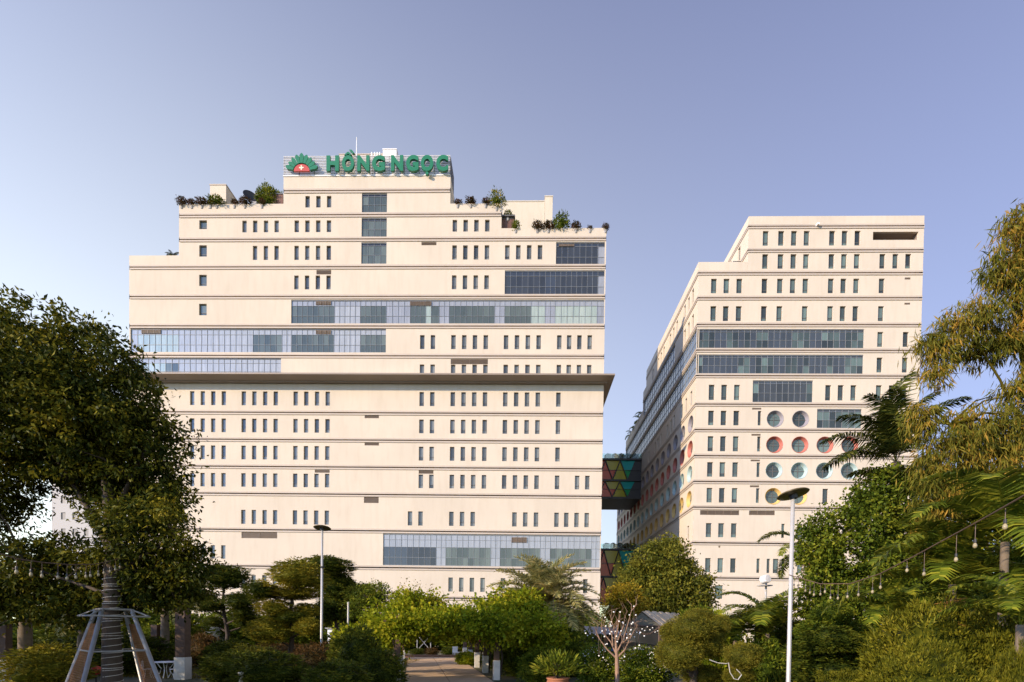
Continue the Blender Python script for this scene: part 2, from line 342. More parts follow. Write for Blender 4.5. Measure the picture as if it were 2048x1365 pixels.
def tree(name, label, cat, base, trunk_pts, trunk_r, limbs, ells, n, nclump, cr, leaf, wid, mat, seed, droop=-.25, out=.6, rand=.7, shell=.45, group=None, bark=None, fold=.25):
    rng = np.random.default_rng(seed)
    t = thing(name, label, cat, base, group)
    tb = MB().tube(trunk_pts, trunk_r, 12)
    link('trunk', tb.mesh('trunk', bark or BARK, smooth=True), t)
    for pts, r0, r1 in limbs:
        lb = MB().tube(pts, list(np.linspace(r0, r1, len(pts))), 8); link('limb', lb.mesh('limb', bark or BARK, smooth=True), t)
    P, d, C, ci = crown_points(rng, ells, n, nclump, cr, shell)
    D = unit(d * out + rng.normal(size=(n, 3)) * rand + np.array([0, 0, droop]))
    crnd = rng.random(nclump)[ci] * .5 + rng.random(n) * .5
    me = leaf_mesh('crown', P, D, leaf * (.6 + .7 * rng.random(n)), wid * (.7 + .6 * rng.random(n)), mat, rng, rnd=crnd, fold=fold)
    link('crown', me, t)
    # twigs: thin stems reaching the outer clumps
    tw = MB(); tips = C[rng.choice(nclump, min(nclump, 70), replace=False)]
    hub = [Vector(l[0][-1]) for l in limbs] + [Vector(l[0][len(l[0]) // 2]) for l in limbs] + [Vector(trunk_pts[-1])]
    for c in tips:
        c = Vector(c); h = min(hub, key=lambda q: (q - c).length); m_ = h.lerp(c, .5) + Vector((0, 0, .12 * (c - h).length))
        tw.tube([h, m_, c], [.045, .025, .008], 5, cap=False)
    link('twigs', tw.mesh('twigs', bark or BARK), t)['kind'] = 'stuff'
    return t

def frond_mesh(name, L, nl, ll, lw, e0, arch, vee, mat, seed, gap=0.0, tipdrop=.35, rach=.02, fan=.75, jitter=.12):
    """one feather leaf: curved midrib along +X, leaflets both sides"""
    rng = np.random.default_rng(seed); ns = 24; V, Fq, r = [], [], []
    p = np.array([0., 0, 0]); pts, dirs = [p], []
    for i in range(ns):
        s = (i + .5) / ns; e = e0 - arch * s ** 1.4; d = np.array([math.cos(e), 0, math.sin(e)]); dirs.append(d); p = p + d * L / ns; pts.append(p)
    dirs.append(dirs[-1]); pts = np.array(pts); dirs = np.array(dirs)
    for i in range(ns):                                       # midrib: flat three-sided strip
        a, b = rach * (1 - .85 * i / ns), rach * (1 - .85 * (i + 1) / ns); k = len(V)
        V += [pts[i] + (0, a, 0), pts[i] + (0, 0, -a * 1.3), pts[i] - (0, a, 0), pts[i + 1] + (0, b, 0), pts[i + 1] + (0, 0, -b * 1.3), pts[i + 1] - (0, b, 0)]
        Fq += [(k, k + 3, k + 4, k + 1), (k + 1, k + 4, k + 5, k + 2), (k, k + 2, k + 5, k + 3)]; r += [.75] * 3
    for j in range(nl):
        s = .14 + .85 * (j + .5) / nl; x = s * ns; i = int(min(x, ns - 1)); q = pts[i] + (pts[i + 1] - pts[i]) * (x - i); d = dirs[i]
        ln = ll * max(.12, math.sin(math.pi * (.16 + .80 * s))) ** .7; upv = np.cross(d, [0, 1, 0]); upv = -upv if upv[2] < 0 else upv
        for sd in (1, -1):
            l_ = ln * (.85 + .3 * rng.random()); f = fan * (.35 + .65 * s) + jitter * rng.normal()
            dr = np.array([0, sd, 0]) * math.cos(f) + d * math.sin(f) + upv * (vee + jitter * rng.normal()); dr /= np.linalg.norm(dr)
            m_ = q + dr * l_ * .5; t_ = q + dr * l_ + np.array([0, 0, -tipdrop * l_ * (.6 + .8 * rng.random())]); wv = d * lw * .5; k = len(V)
            V += [q - wv * .6, q + wv * .6, m_ + wv, m_ - wv, t_, t_ + wv * .05]
            Fq += [(k, k + 1, k + 2, k + 3), (k + 3, k + 2, k + 5, k + 4)]; rr = rng.random(); r += [rr, rr]
    return raw_mesh(name, np.array(V), np.array(Fq), mat, np.array(r))
def palm(name, label, base, H, tr, fronds, group=None, lean=(0, 0), trunk=True, cat='palm'):
    """fronds: (mesh, azimuth, tilt, scale, height offset)"""
    t = thing(name, label, cat, base, group)
    top = Vector((lean[0], lean[1], H))
    if trunk:
        n = 9; pts = [Vector((lean[0] * (i / n) ** 2, lean[1] * (i / n) ** 2, -.1 + (H + .1) * i / n)) for i in range(n + 1)]
        link('trunk', MB().tube(pts, [tr * (1.25 - .45 * i / n + (.06 if i % 2 else 0)) for i in range(n + 1)], 10).mesh('trunk', PALMT, smooth=True), t, keep=False)
    for me, az, tilt, s, dz in fronds:
        o = link('frond', me, t, keep=False, loc=top + Vector((0, 0, dz)), scl=(s, s, s))
        o.rotation_euler = (Matrix.Rotation(az, 3, 'Z') @ Matrix.Rotation(-tilt, 3, 'Y')).to_euler()
    return t

# ================================================================== GROUND
g = MB(); S_ = 2500
g.quad([(-S_, -S_, -.02), (S_, -S_, -.02), (S_, S_, -.02), (-S_, S_, -.02)])
gm, gt, go = nodes('ground_earth')
gp = N(gt, 'ShaderNodeBsdfPrincipled'); gp.inputs['Roughness'].default_value = .95
gtc = N(gt, 'ShaderNodeTexCoord'); gn = N(gt, 'ShaderNodeTexNoise'); gn.inputs['Scale'].default_value = .35; gn.inputs['Detail'].default_value = 8; gt.links.new(gtc.outputs['Object'], gn.inputs['Vector'])
gr = N(gt, 'ShaderNodeValToRGB'); gr.color_ramp.elements[0].position = .38; gr.color_ramp.elements[0].color = (.05, .055, .018, 1); gr.color_ramp.elements[1].position = .65; gr.color_ramp.elements[1].color = (.13, .105, .06, 1)
gt.links.new(gn.outputs['Fac'], gr.inputs[0]); gt.links.new(gr.outputs[0], gp.inputs['Base Color']); gt.links.new(gp.outputs[0], go.inputs[0])
struct('ground', g.mesh('ground', gm))

# ================================================================== BUILDING KIT
def front_map(Y): return lambda u, v, w_: (u, Y - w_, v)
def side_map(X): return lambda u, v, w_: (X - w_, u, v)
def panel(mb, mp, u0, u1, v0, v1, holes, circles=(), depth=.32):
    """wall sheet with real openings; holes (a,b,c,d), circles (cu,cv,r)"""
    hs = [h for h in holes if h[0] > u0 - .01 and h[1] < u1 + .01]
    sq = [(c[0] - c[2] - .02, c[0] + c[2] + .02, c[1] - c[2] - .02, c[1] + c[2] + .02) for c in circles]
    al = hs + sq
    us = sorted({u0, u1, *[x for h in al for x in h[:2]]}); vs_ = sorted({v0, v1, *[min(max(x, v0), v1) for h in al for x in h[2:]]})
    for i in range(len(us) - 1):
        if us[i + 1] - us[i] < 1e-4: continue
        um = (us[i] + us[i + 1]) / 2; run = None
        for j in range(len(vs_) - 1):
            vm = (vs_[j] + vs_[j + 1]) / 2
            if any(h[0] < um < h[1] and h[2] < vm < h[3] for h in al): continue
            mb.quad([mp(us[i], vs_[j], 0), mp(us[i + 1], vs_[j], 0), mp(us[i + 1], vs_[j + 1], 0), mp(us[i], vs_[j + 1], 0)])
    for a, b, c, d in hs:
        c, d = max(c, v0), min(d, v1)
        mb.quad([mp(a, c, 0), mp(a, d, 0), mp(a, d, -depth), mp(a, c, -depth)]).quad([mp(b, c, 0), mp(b, d, 0), mp(b, d, -depth), mp(b, c, -depth)])
        mb.quad([mp(a, c, 0), mp(b, c, 0), mp(b, c, -depth), mp(a, c, -depth)]).quad([mp(a, d, 0), mp(b, d, 0), mp(b, d, -depth), mp(a, d, -depth)])
    for (cu, cv, r), (a, b, c, d) in zip(circles, sq):
        n = 32; h = r + .02
        P1, P2 = [], []
        for i in range(n + 1):
            t = math.pi / 4 + 2 * math.pi * i / n; x, y = math.cos(t), math.sin(t); k = h / max(abs(x), abs(y))
            P1.append((cu + r * x, cv + r * y)); P2.append((cu + k * x, cv + k * y))
        for i in range(n): mb.quad([mp(*P1[i], 0), mp(*P2[i], 0), mp(*P2[i + 1], 0), mp(*P1[i + 1], 0)])
WC = {}
def window(bld, u, v, wd, ht, mp, rot, glassm, depth=.30, narrow=False):
    """slit window: frame with transom, one glazed pane behind it; shared meshes"""
    key = (round(wd, 2), round(ht, 2), glassm.name)
    if key not in WC:
        a, b = key[0] / 2, key[1] / 2; f = .055; fm = MB()
        fm.box(-a, -a + f, -.04, .04, -b, b).box(a - f, a, -.04, .04, -b, b).box(-a + f, a - f, -.04, .04, b - f, b).box(-a + f, a - f, -.04, .04, -b, -b + f)
        fm.box(-a + f, a - f, -.05, .035, -b + ht * .24, -b + ht * .24 + .06)
        fm.box(a - f - .12, a - f - .02, -.07, -.04, -b + ht * .24 + .10, -b + ht * .24 + .13)
        t_ = -b + ht * .24 + .03; WC[key] = (fm.mesh('window', FRAME), MB().box(-a + .04, a - .04, -.012, .012, t_, b - .04).mesh('pane', glassm), MB().box(-a + .04, a - .04, -.012, .012, -b + .04, t_ - .002).mesh('lower_pane', glassm))
    fo = link('window', WC[key][0], bld, loc=Vector(mp(u, v, -depth + .05)), rot=(0, 0, rot))
    link('pane', WC[key][1], fo, keep=False); link('lower_pane', WC[key][2], fo, keep=False)
    return fo
def louvre(bld, mp, u0, u1, v0, v1, depth=.12, nb=None):
    mb = MB(); mb.box(u0, u1, v0, v1, -depth - .05, -depth, mp=mp)
    n = max(3, int((v1 - v0) / .13))
    for i in range(n):
        z = v0 + (v1 - v0) * (i + .5) / n; mb.box(u0 + .03, u1 - .03, z - .03, z + .03, -depth, -.03, mp=mp)
    for i in range((nb or 1) + 1):
        x = u0 + (u1 - u0) * i / (nb or 1); mb.box(x - .03, x + .03, v0, v1, -depth, -.01, mp=mp)
    return link('louvre', mb.mesh('louvre', LOUVRE), bld)
def band(bld, runs, z, name='floor_band'):
    """taupe moulding of two lips with a dark groove; runs: list of (mp, u0, u1)"""
    lip, gro = MB(), MB()
    for mp, u0, u1 in runs:
        lip.box(u0, u1, z + .085, z + .31, -.3, .07, mp=mp).box(u0, u1, z - .29, z - .085, -.3, .09, mp=mp)
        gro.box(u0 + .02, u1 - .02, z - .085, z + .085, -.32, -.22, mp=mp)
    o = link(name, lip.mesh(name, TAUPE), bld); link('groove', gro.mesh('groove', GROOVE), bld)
PANES = {}
def curtain(bld, key, mp, rot, u0, u1, v0, v1, cols, rowf, depth=.14, individual=True):
    """glass wall: cols = (edge_u, material) spans already split, rowf = rows from the top as (fraction, material override or None, louvre spans)"""
    cw = MB(); e = .018
    rows, z = [], v1
    for fr, ov in rowf:
        rows.append((z - fr * (v1 - v0), z, ov)); z -= fr * (v1 - v0)
    for (a, b, m) in cols: cw.box(b - e * .8, b + e * .8, v0, v1, -depth - .06, -depth + .05, mp=mp)
    cw.box(u0 - .0, u0 + e * 2, v0, v1, -depth - .06, -depth + .05, mp=mp)
    for (c, d, ov) in rows[1:]: cw.box(u0, u1, d - e, d + e, -depth - .055, -depth + .04, mp=mp)
    cw.box(u0, u1, v1 - .10, v1, -depth - .06, -depth + .07, mp=mp).box(u0, u1, v0, v0 + .06, -depth - .06, -depth + .07, mp=mp)
    co = link('curtain_wall', cw.mesh('curtain_wall', MULL), bld)
    for (c, d, ov) in rows:
        for (a, b, m) in cols:
            PANES.setdefault(key, []).append((a + e * .6, b - e * .6, c + e * .6, d - e * .6, (ov or m), mp, depth, co, individual))
def flush_panes(key, bld, limit=300):
    """the panes that show largest are parts of their own, the rest one joined field"""
    ps = sorted([p for p in PANES[key] if p[8]], key=lambda p: -(p[1] - p[0]) * (p[3] - p[2])); rest = ps[limit:] + [p for p in PANES[key] if not p[8]]
    for a, b, c, d, m, mp, dp, co, _ in ps[:limit]:
        link('pane', MB().box(a, b, c, d, -dp - .02, -dp, mp=mp).mesh('pane', m), co)
    by = {}
    for p in rest: by.setdefault(p[4].name, []).append(p)
    for k, l in by.items():
        mb = MB()
        for a, b, c, d, m, mp, dp, co, _ in l: mb.box(a, b, c, d, -dp - .02, -dp, mp=mp)
        o = link('pane_field', mb.mesh('pane_field', MATS[k]), bld); o['kind'] = 'stuff'
def zones(px_spans, y, Y, step=11.3, default=None):
    """[(px0, px1, material)] -> column list in metres, each span split into panes about `step` px wide"""
    res = []
    for a, b, m in px_spans:
        n = max(1, round((b - a) / step))
        for i in range(n):
            res.append((U(a + (b - a) * i / n, y, Y).x, U(a + (b - a) * (i + 1) / n, y, Y).x, m))
    return res
def shell(mb, x0, x1, y0, y1, z0, z1, front=False, left=True):
    """the other faces of one storey block"""
    if left: mb.quad([(x0, y0, z0), (x0, y1, z0), (x0, y1, z1), (x0, y0, z1)])
    mb.quad([(x1, y0, z0), (x1, y1, z0), (x1, y1, z1), (x1, y0, z1)]).quad([(x0, y1, z0), (x1, y1, z0), (x1, y1, z1), (x0, y1, z1)])
    mb.quad([(x0, y0, z1), (x1, y0, z1), (x1, y1, z1), (x0, y1, z1)])
    if front: mb.quad([(x0, y0, z0), (x1, y0, z0), (x1, y0, z1), (x0, y0, z1)])

# ================================================================== LEFT BUILDING (stepped, with the sign)
YL, YLB = 68.0, 118.0
fmL = front_map(YL)
zl = lambda y, x=1195: U(x, y, YL).z
xl = lambda x, y=800: U(x, y, YL).x
XA, XB = xl(258.5, 560), xl(1206, 850)
XC, XD = xl(358, 460), xl(1003, 440)
XE, XF = xl(567, 380), xl(901, 370)
bl = thing('hospital_building', 'wide cream stepped building with the green letters on its roof', 'building', ((XA + XB) / 2, YL, 0))
Lz = [zl(381.8, 800), zl(429.8, 900), zl(477.8), zl(533.8), zl(593.8), zl(653.6), zl(713.6), zl(768.5), zl(828.6), zl(883.7), zl(938.5), zl(993.4), zl(1066.7), zl(1140.7), zl(1200.5)]
GA0 = [384.4, 405.5, 426.5, 447.5]; GA = [487.5, 508.7, 530.3, 551.4]; GB = [591.3, 612.5, 634, 655.3]; GK = [843.3, 864.5]
GC = [905.5, 927, 948.4, 970]; GD = [1010.5, 1032.3, 1054, 1075.6]; GE = [1116.8, 1136.5, 1157, 1177.5]
WW = 9.0 / ppm(YL)
rowsL = []   # (z0, z1, u0, u1, window list, y range, xref)
def colx(g_, y=797): return [xl(v, y) for v in g_]
rowdef = [
    (0, XE, XF, GB[1:], (392.3, 415.5), 637), (1, XC, XD, GA + GB + GC, (440, 463.7), 940), (2, XC, XB, GA[1:] + GB + GC + GD, (491, 519.6), 940),
    (3, XA, XB, GB + GC, (551, 579), 940), (4, XA, XB, [], None, 0), (5, XA, XB, GK + GC + GD + GE, (670.6, 698.7), 905), (6, XA, XB, GK + GC + GD + GE, (729.4, 757.2), 870),
    (7, XA, XB, GA0 + GA + GB + GK + GC + GD + GE[:1], (784.6, 812.7), 870), (8, XA, XB, GA0 + GA + GB + GK + GC + GD + GE[:1], (839.6, 867.2), 870),
    (9, XA, XB, GA0 + GA + GB + GK + GC + GD + GE[:1], (894, 921.8), 870), (10, XA, XB, GA0 + GA + GB + GK + GC + GD + GE[:1] + GE[2:], (949.7, 977), 870),
    (11, XA, XB, GA + GB + [822.5, 843.5] + GC[:3] + [1032.3, 1054, 1075.6] + GE, (1024.8, 1053.2), 1000), (12, XA, XB, GA0, (1091, 1118), 446),
    (13, XA, XB, GA + GC + [1011, 1177], (1155.5, 1183.5), 900)]
# curtain walls: row, px span, y top, y bottom (at px x), zones, rows
S, V, D_, P_ = SPAN, VIS, VISD, VISP
R3 = [(.24, S), (.43, None), (.33, None)]
cwL = [
    (0, 723.8, 774, 387, 425.3, 760, [(723.8, 774, V)], [(.14, D_), (.44, None), (.42, None)]),
    (1, 723.2, 773.5, 436, 474, 760, [(723.2, 773.5, V)], [(.14, D_), (.44, None), (.42, None)]),
    (2, 722.6, 773, 485, 528, 760, [(722.6, 773, V)], [(.14, D_), (.44, None), (.42, None)]),
    (2, 1112, 1209.6, 484.5, 529.5, 1160, [(1112, 1196, D_), (1196, 1209.6, SPAN2)], [(.18, SPANR), (.48, None), (.34, None)]),
    (3, 1009.5, 1209, 541, 588.8, 1100, [(1009.5, 1091, D_), (1091, 1111, SPANR), (1111, 1196, D_), (1196, 1209, SPAN2)], [(.22, SPANR), (.45, None), (.33, None)]),
    (4, 582.4, 1208.5, 600, 647.5, 900, [(582.4, 668, V), (668, 720, S), (720, 772, V), (772, 820, SPAN2), (820, 851, V), (851, 862, P_), (862, 878, V), (878, 898, SPAN2), (898, 989, V), (989, 1009, SPAN2), (1009, 1062, V), (1062, 1090, P_), (1090, 1110, SPAN2), (1110, 1194, P_), (1194, 1208.5, SPAN2)], [(.24, SPAN2), (.43, None), (.33, None)]),
    (5, 261, 771.8, 657.3, 705, 500, [(261, 274, S), (274, 356, P_), (356, 505, S), (505, 563, V), (563, 582, S), (582, 667, V), (667, 720, S), (720, 771.8, V)], R3),
    (6, 261, 562, 715, 755.6, 450, [(261, 330, P_), (330, 356, V), (356, 562, S)], R3),
    (12, 766, 1200, 1070, 1134.5, 1000, [(766, 814, SPANR), (814, 872, D_), (872, 891, SPAN2), (891, 981, V), (981, 1000, SPAN2), (1000, 1080, V), (1080, 1100, SPAN2), (1100, 1183, V), (1183, 1200, SPAN2)], [(.18, SPAN2), (.23, SPAN2), (.33, None), (.26, None)])]
wallL = MB()
sqw = {1: (441, 458.7), 2: (491, 513.7), 3: (550, 572.5), 4: (608, 631)}
louvL = {2: [(843, 873, 484.5, 491)], 3: [(633, 662.5, 540.5, 549.5)], 6: [(901.5, 976, 718.5, 729)], 8: [(729.3, 758, 830, 837)], 9: [(729.3, 758, 884.5, 891.5)], 10: [(629.5, 659.5, 940, 946), (837.5, 867, 941, 948)], 11: [(728, 757.5, 993.5, 1006.5)], 12: [(483, 554.5, 1064.3, 1077)]}
for (ri, u0, u1, cols, yr, xr) in rowdef:
    z1 = Lz[ri] - .29; z0 = Lz[ri + 1] + .31
    if ri == 6: z0 = Lz[7] + .1
    if ri == 7: z1 = Lz[7] - .12
    holes = []
    if yr:
        a, b = zl(yr[1], xr), zl(yr[0], xr)
        for px in cols:
            u = xl(px, 797); holes.append((u - WW / 2, u + WW / 2, a, b)); window(bl, u, (a + b) / 2, WW, b - a, fmL, 0, WIN)
    if ri in sqw:
        a, b = zl(sqw[ri][1], 406), zl(sqw[ri][0], 406); u = xl(406, 500); ww = 15.5 / ppm(YL); holes.append((u - ww / 2, u + ww / 2, a, b)); window(bl, u, (a + b) / 2, ww, b - a, fmL, 0, VIS)
    for c in cwL:
        if c[0] == ri:
            ym = (c[3] + c[4]) / 2; a, b = xl(c[1], ym), xl(c[2], ym); lo, hi = zl(c[4], c[5]), zl(c[3], c[5])
            holes.append((a, b, max(lo, z0 + .02), min(hi, z1 - .02)))
            curtain(bl, 'L', fmL, 0, a, b, max(lo, z0 + .02), min(hi, z1 - .02), zones(c[6], ym, YL), c[7])
    for (a, b, yt, yb) in louvL.get(ri, []):
        xm = (a + b) / 2; ca, cb = zl(yb, xm), min(zl(yt, xm), z1 - .02); h = (xl(a, yt), xl(b, yt), ca, cb)
        if not any(h[0] < k[1] and h[1] > k[0] and h[2] < k[3] and h[3] > k[2] for k in holes): holes.append(h)
        else: h = (h[0], h[1], max(k[3] for k in holes if h[0] < k[1] and h[1] > k[0] and k[2] < h[3]) + .02, h[3]); holes.append(h)
        louvre(bl, fmL, *h, nb=max(1, round((b - a) / 30)))
    panel(wallL, fmL, u0, u1, z0, z1, holes)
    shell(wallL, u0, u1, YL, (YL + 3.6 if ri == 0 else YLB), Lz[ri + 1] - .15, Lz[ri] + .2)
# louvres set in the top row of the glass walls
for a, b, yt, yb in ((632, 661, 600.8, 609.5), (820.5, 862, 601.5, 611), (283, 320, 658, 667), (632, 661, 659, 668), (1118.5, 1148, 487, 492.5), (1023.5, 1053, 1073.5, 1085.5)):
    louvre(bl, fmL, xl(a, yt), xl(b, yt), zl(yb, (a + b) / 2), zl(yt, (a + b) / 2) - .08, depth=.10, nb=3)
flush_panes('L', bl)
# ground storey and parapets
panel(wallL, fmL, XA, XB, -.1, Lz[14] - .29, []); shell(wallL, XA, XB, YL, YLB, -.1, Lz[14] + .2)
for x0, x1, zt, ib in ((XE, XF, zl(352, 700), 0), (XC, XE, zl(408.5, 460), 1), (XF, XD, zl(407.5, 950), 1), (XD, XB, zl(456.5, 1150), 2), (XA, XC, zl(511.5, 300), 3)):
    z0 = Lz[ib] + .31; y1 = YL + .35
    wallL.box(x0, x1, YL, y1, z0, zt); wallL.box(x0 + (.0 if x0 in (XA, XC, XE) else -.0), x0 + .3, y1, YL + (3.6 if ib == 0 else 20), z0, zt); wallL.box(x1 - .3, x1, y1, YL + (3.6 if ib == 0 else 20), z0, zt)
wallL.box(XE, XF, YL + 3.3, YL + 3.6, Lz[0], zl(352, 700))
link('wall', wallL.mesh('wall', CREAM), bl)
bandspan = {0: (XE, XF), 1: (XC, XD), 2: (XC, XB), 3: (XA, XB)}
for i, z in enumerate(Lz):
    if i == 7: continue
    a, b = bandspan.get(i, (XA, XB))
    band(bl, [(fmL, a + .12, b - .05), (lambda u, v, w_, X=b: (X - .12 + w_, u, v), YL + .01, YL + (3.5 if i == 0 else 40))], z)
cz = Lz[7]; cp = MB(); ov = 1.95
cp.box(XA - 1, XB + 1.15, YL - ov, YL + 30, cz + .22, cz + .42)
cp.quad([(XA - 1, YL - ov, cz + .22), (XB + 1.15, YL - ov, cz + .22), (XB + .35, YL - .55, cz + .02), (XA - 1, YL - .55, cz + .02)])
cp.quad([(XB + 1.15, YL - ov, cz + .22), (XB + 1.15, YL + 30, cz + .22), (XB + .35, YL + 30, cz + .02), (XB + .35, YL - .55, cz + .02)])
cp.box(XA - .2, XB + .35, YL - .55, YL + 30, cz - .10, cz + .02)
link('canopy', cp.mesh('canopy', CANOPY), bl)
rb = MB(); rb.box(XA + .3, XC, YL + .35, YLB - 1, Lz[3] + .2, Lz[3] + .35).box(XC + .3, XE, YL + .35, YLB - 1, Lz[1] + .2, Lz[1] + .35)
link('roof_deck', rb.mesh('roof_deck', GREYROOF), bl)

# roof structures on the left building
def roofbox(name, label, cat, px0, px1, yt, yb, Y, dep, mat, group=None, trim=True):
    a, b = U(px0, (yt + yb) / 2, Y), U(px1, (yt + yb) / 2, Y); z0, z1 = U(px0, yb, Y).z, U((px0 + px1) / 2, yt, Y).z
    t = thing(name, label, cat, ((a.x + b.x) / 2, Y, z0), group)
    m = MB().box(a.x, b.x, Y, Y + dep, z0, z1); link('wall', m.mesh('wall', mat), t)
    if trim: link('coping', MB().box(a.x - .06, b.x + .06, Y - .06, Y + dep + .06, z1 + .002, z1 + .14).mesh('coping', TAUPE if mat is CREAM else mat), t)
    return t
LR1, LR2, LR3 = Lz[1] + .35, Lz[2] + .3, Lz[3] + .35
def rooft(name, label, cat, px0, px1, yt, zb, Y, dep, mat, group=None):
    yb = 1256 - (zb - HC) * F / Y; return roofbox(name, label, cat, px0, px1, yt, yb - (-.0), Y, dep, mat, group)
rooft('stair_housing', 'cream box shaped stair housing on the roof beside satellite dish', 'stair housing', 420, 452, 371, LR1, 70.0, 6, CREAM)
rooft('plant_room', 'long cream roof wall with pale roofing behind yellow flowering shrub', 'roof wall', 1004, 1088, 404, LR2 - .3, 78.0, 14, PINKW)
rooft('stair_tower', 'narrow cream stair tower standing at the end of the roof wall', 'stair tower', 1088.5, 1104, 394, LR2 - .3, 77.9, 10, PINKW)
rooft('water_tank_housing', 'white boxy housing rising behind the green letters', 'tank housing', 765, 792, 300, Lz[0], 75.0, 5, WHITE)
rooft('lift_housing', 'low cream lift housing just behind the green letter sign', 'lift housing', 678, 790, 310, Lz[0], 76, 5, CREAM)
vt = thing('vent_pipes', 'row of small white vent pipes beside white tank housing', 'vent', U(752, 312, 74))
for k, px in enumerate((744, 750, 755, 760)):
    p = U(px, 306, 74); link('pipe', MB().tube([(p.x, 74, Lz[0]), (p.x, 74, p.z)], .12, 10).mesh('pipe', WHITE), vt)
p = U(713.5, 275, 72); p0 = U(713.5, 318, 72)
an = thing('roof_antenna', 'thin white antenna mast rising behind the green letters', 'antenna', (p.x, 72, Lz[0] + .2))
link('mast', MB().tube([(p.x, 72, Lz[0] + .2), (p.x, 72, p0.z), p], [.10, .08, .05], 8).mesh('mast', WHITE), an); link('base', MB().box(p.x - .3, p.x + .3, 71.7, 72.3, Lz[0] + .1, Lz[0] + .3).mesh('base', WHITE), an)
# satellite dish
p = U(500, 396, 70); sd = thing('satellite_dish', 'dark round satellite dish standing on the roof beside stair housing', 'satellite dish', (p.x, 70, LR1))
prof = [(0, .0), (.35, .03), (.65, .12), (.9, .28), (.92, .30), (.9, .32), (.6, .17), (.3, .08), (0, .05)]
do = link('dish', MB().lathe(prof, 28).mesh('dish', DKSTEEL, smooth=True), sd, loc=Vector((p.x, 70, p.z)), rot=(R(70), 0, R(35)))
link('mount', MB().tube([(p.x, 70.2, LR1 - .1), (p.x, 70.2, p.z)], .07, 8).mesh('mount', DKSTEEL), sd)
rooft('roof_cabin', 'small grey cabin on the roof behind the satellite dish', 'cabin', 505, 535, 389, LR1, 74, 4, GREYROOF)
# timber screen and planter near the sign block
for (nm, lb, a, b, yt, yb, mt, rl) in (('timber_screen', 'dark timber screen below the roof tree beside sign block', 529, 566, 388, 405, WOODP, LR1), ('terrace_pavilion', 'brown timber terrace pavilion with flat dark roof by the stepped roof', 1004, 1028, 437, 454, WOODP, LR2)):
    Yq = 68.6; t = thing(nm, lb, 'screen' if 'screen' in nm else 'pavilion', (U(a, yt, Yq).x, Yq, rl))
    x0, x1 = U(a, yt, Yq).x, U(b, yt, Yq).x; z1 = U(a, yt, Yq).z
    n = 9
    for k in range(n):
        link('plank', MB().box(x0 + (x1 - x0) * k / n + .02, x0 + (x1 - x0) * (k + 1) / n - .02, Yq, Yq + .05, rl - .2, z1).mesh('plank', mt), t)
    link('rail', MB().box(x0, x1, Yq - .06, Yq - .01, z1 - .1, z1 + .06).mesh('rail', FRAME), t)
    if 'pavilion' in nm: link('roof', MB().box(x0 - .2, x1 + .15, Yq - .3, Yq + 3, z1 + .07, z1 + .25).mesh('roof', FRAME), t); link('post', MB().box(x1 - .1, x1, Yq + 2.8, Yq + 2.9, rl - .2, z1 + .07).mesh('post', FRAME), t)

SLATW = plain('sign_slat', (0.50, 0.50, 0.50), .5, var=.08)
# ------------------------------------------------------------------ rooftop sign
YS = YL - .25
sg = thing('rooftop_sign', 'green HỒNG NGỌC letters with petal emblem on white slatted backing', 'sign', (xl(734, 350), YL, zl(352, 700)))
z0, z1 = zl(350.5, 734), zl(311.3, 734); x0, x1 = xl(566.8, 330), xl(900.5, 330); ns = 13
for k in range(ns):
    z = z0 + .06 + (z1 - z0 - .12) * k / (ns - 1)
    link('slat', MB().box(x0, x1, YL + .02, YL + .09, z - .05, z + .05).mesh('slat', SLATW), sg)
for k in range(12):
    x = x0 + .1 + (x1 - x0 - .2) * k / 11
    link('post', MB().box(x - .05, x + .05, YL + .1, YL + .2, z0 - .15, z1).mesh('post', GALV), sg)
link('bottom_rail', MB().box(x0, x1, YL - .08, YL + .3, z0 - .17, z0 - .02).mesh('bottom_rail', WHITE), sg)
side = MB()
for k in range(ns):
    z = z0 + .06 + (z1 - z0 - .12) * k / (ns - 1); side.box(x1 - .05, x1 + .02, YL + .3, YL + 3.4, z - .05, z + .05)
link('side_slats', side.mesh('side_slats', FRAME), sg)
def glyph(ch):
    cu = bpy.data.curves.new('glyph', 'FONT'); cu.body = ch; cu.extrude = .5; cu.offset = .055; cu.resolution_u = 6
    ob = bpy.data.objects.new('glyph', cu); COL.objects.link(ob)
    dg = bpy.context.evaluated_depsgraph_get(); me = bpy.data.meshes.new_from_object(ob.evaluated_get(dg)); COL.objects.unlink(ob); bpy.data.objects.remove(ob)
    co = np.empty(len(me.vertices) * 3, np.float32); me.vertices.foreach_get('co', co); return me, co.reshape(-1, 3)
def zs(zx, zy): return U(540 + zx / 5.39, 260 + zy / 5.39, YS)      # reading positions of the lettering
SD = .32
for ch, a, b, yt, yb in (('H', 617, 752, 300, 465), ('O', 783, 915, 297, 466), ('N', 948, 1080, 298, 465), ('G', 1107, 1245, 297, 466), ('N', 1310, 1442, 296, 465), ('G', 1472, 1607, 295, 466), ('O', 1630, 1765, 294, 467), ('C', 1795, 1925, 294, 466)):
    me, co = glyph(ch); A, B = zs(a, yb), zs(b, yt); mn, mxx = co.min(0), co.max(0); s = (co - mn) / (mxx - mn)
    out_ = np.stack([A.x + s[:, 0] * (B.x - A.x), YS - s[:, 2] * SD, A.z + s[:, 1] * (B.z - A.z)], 1)
    me.vertices.foreach_set('co', out_.astype(np.float32).ravel()); me.materials.clear(); me.materials.append(SIGNG); me.name = 'letter'; me.update()
    link('letter', me, sg)
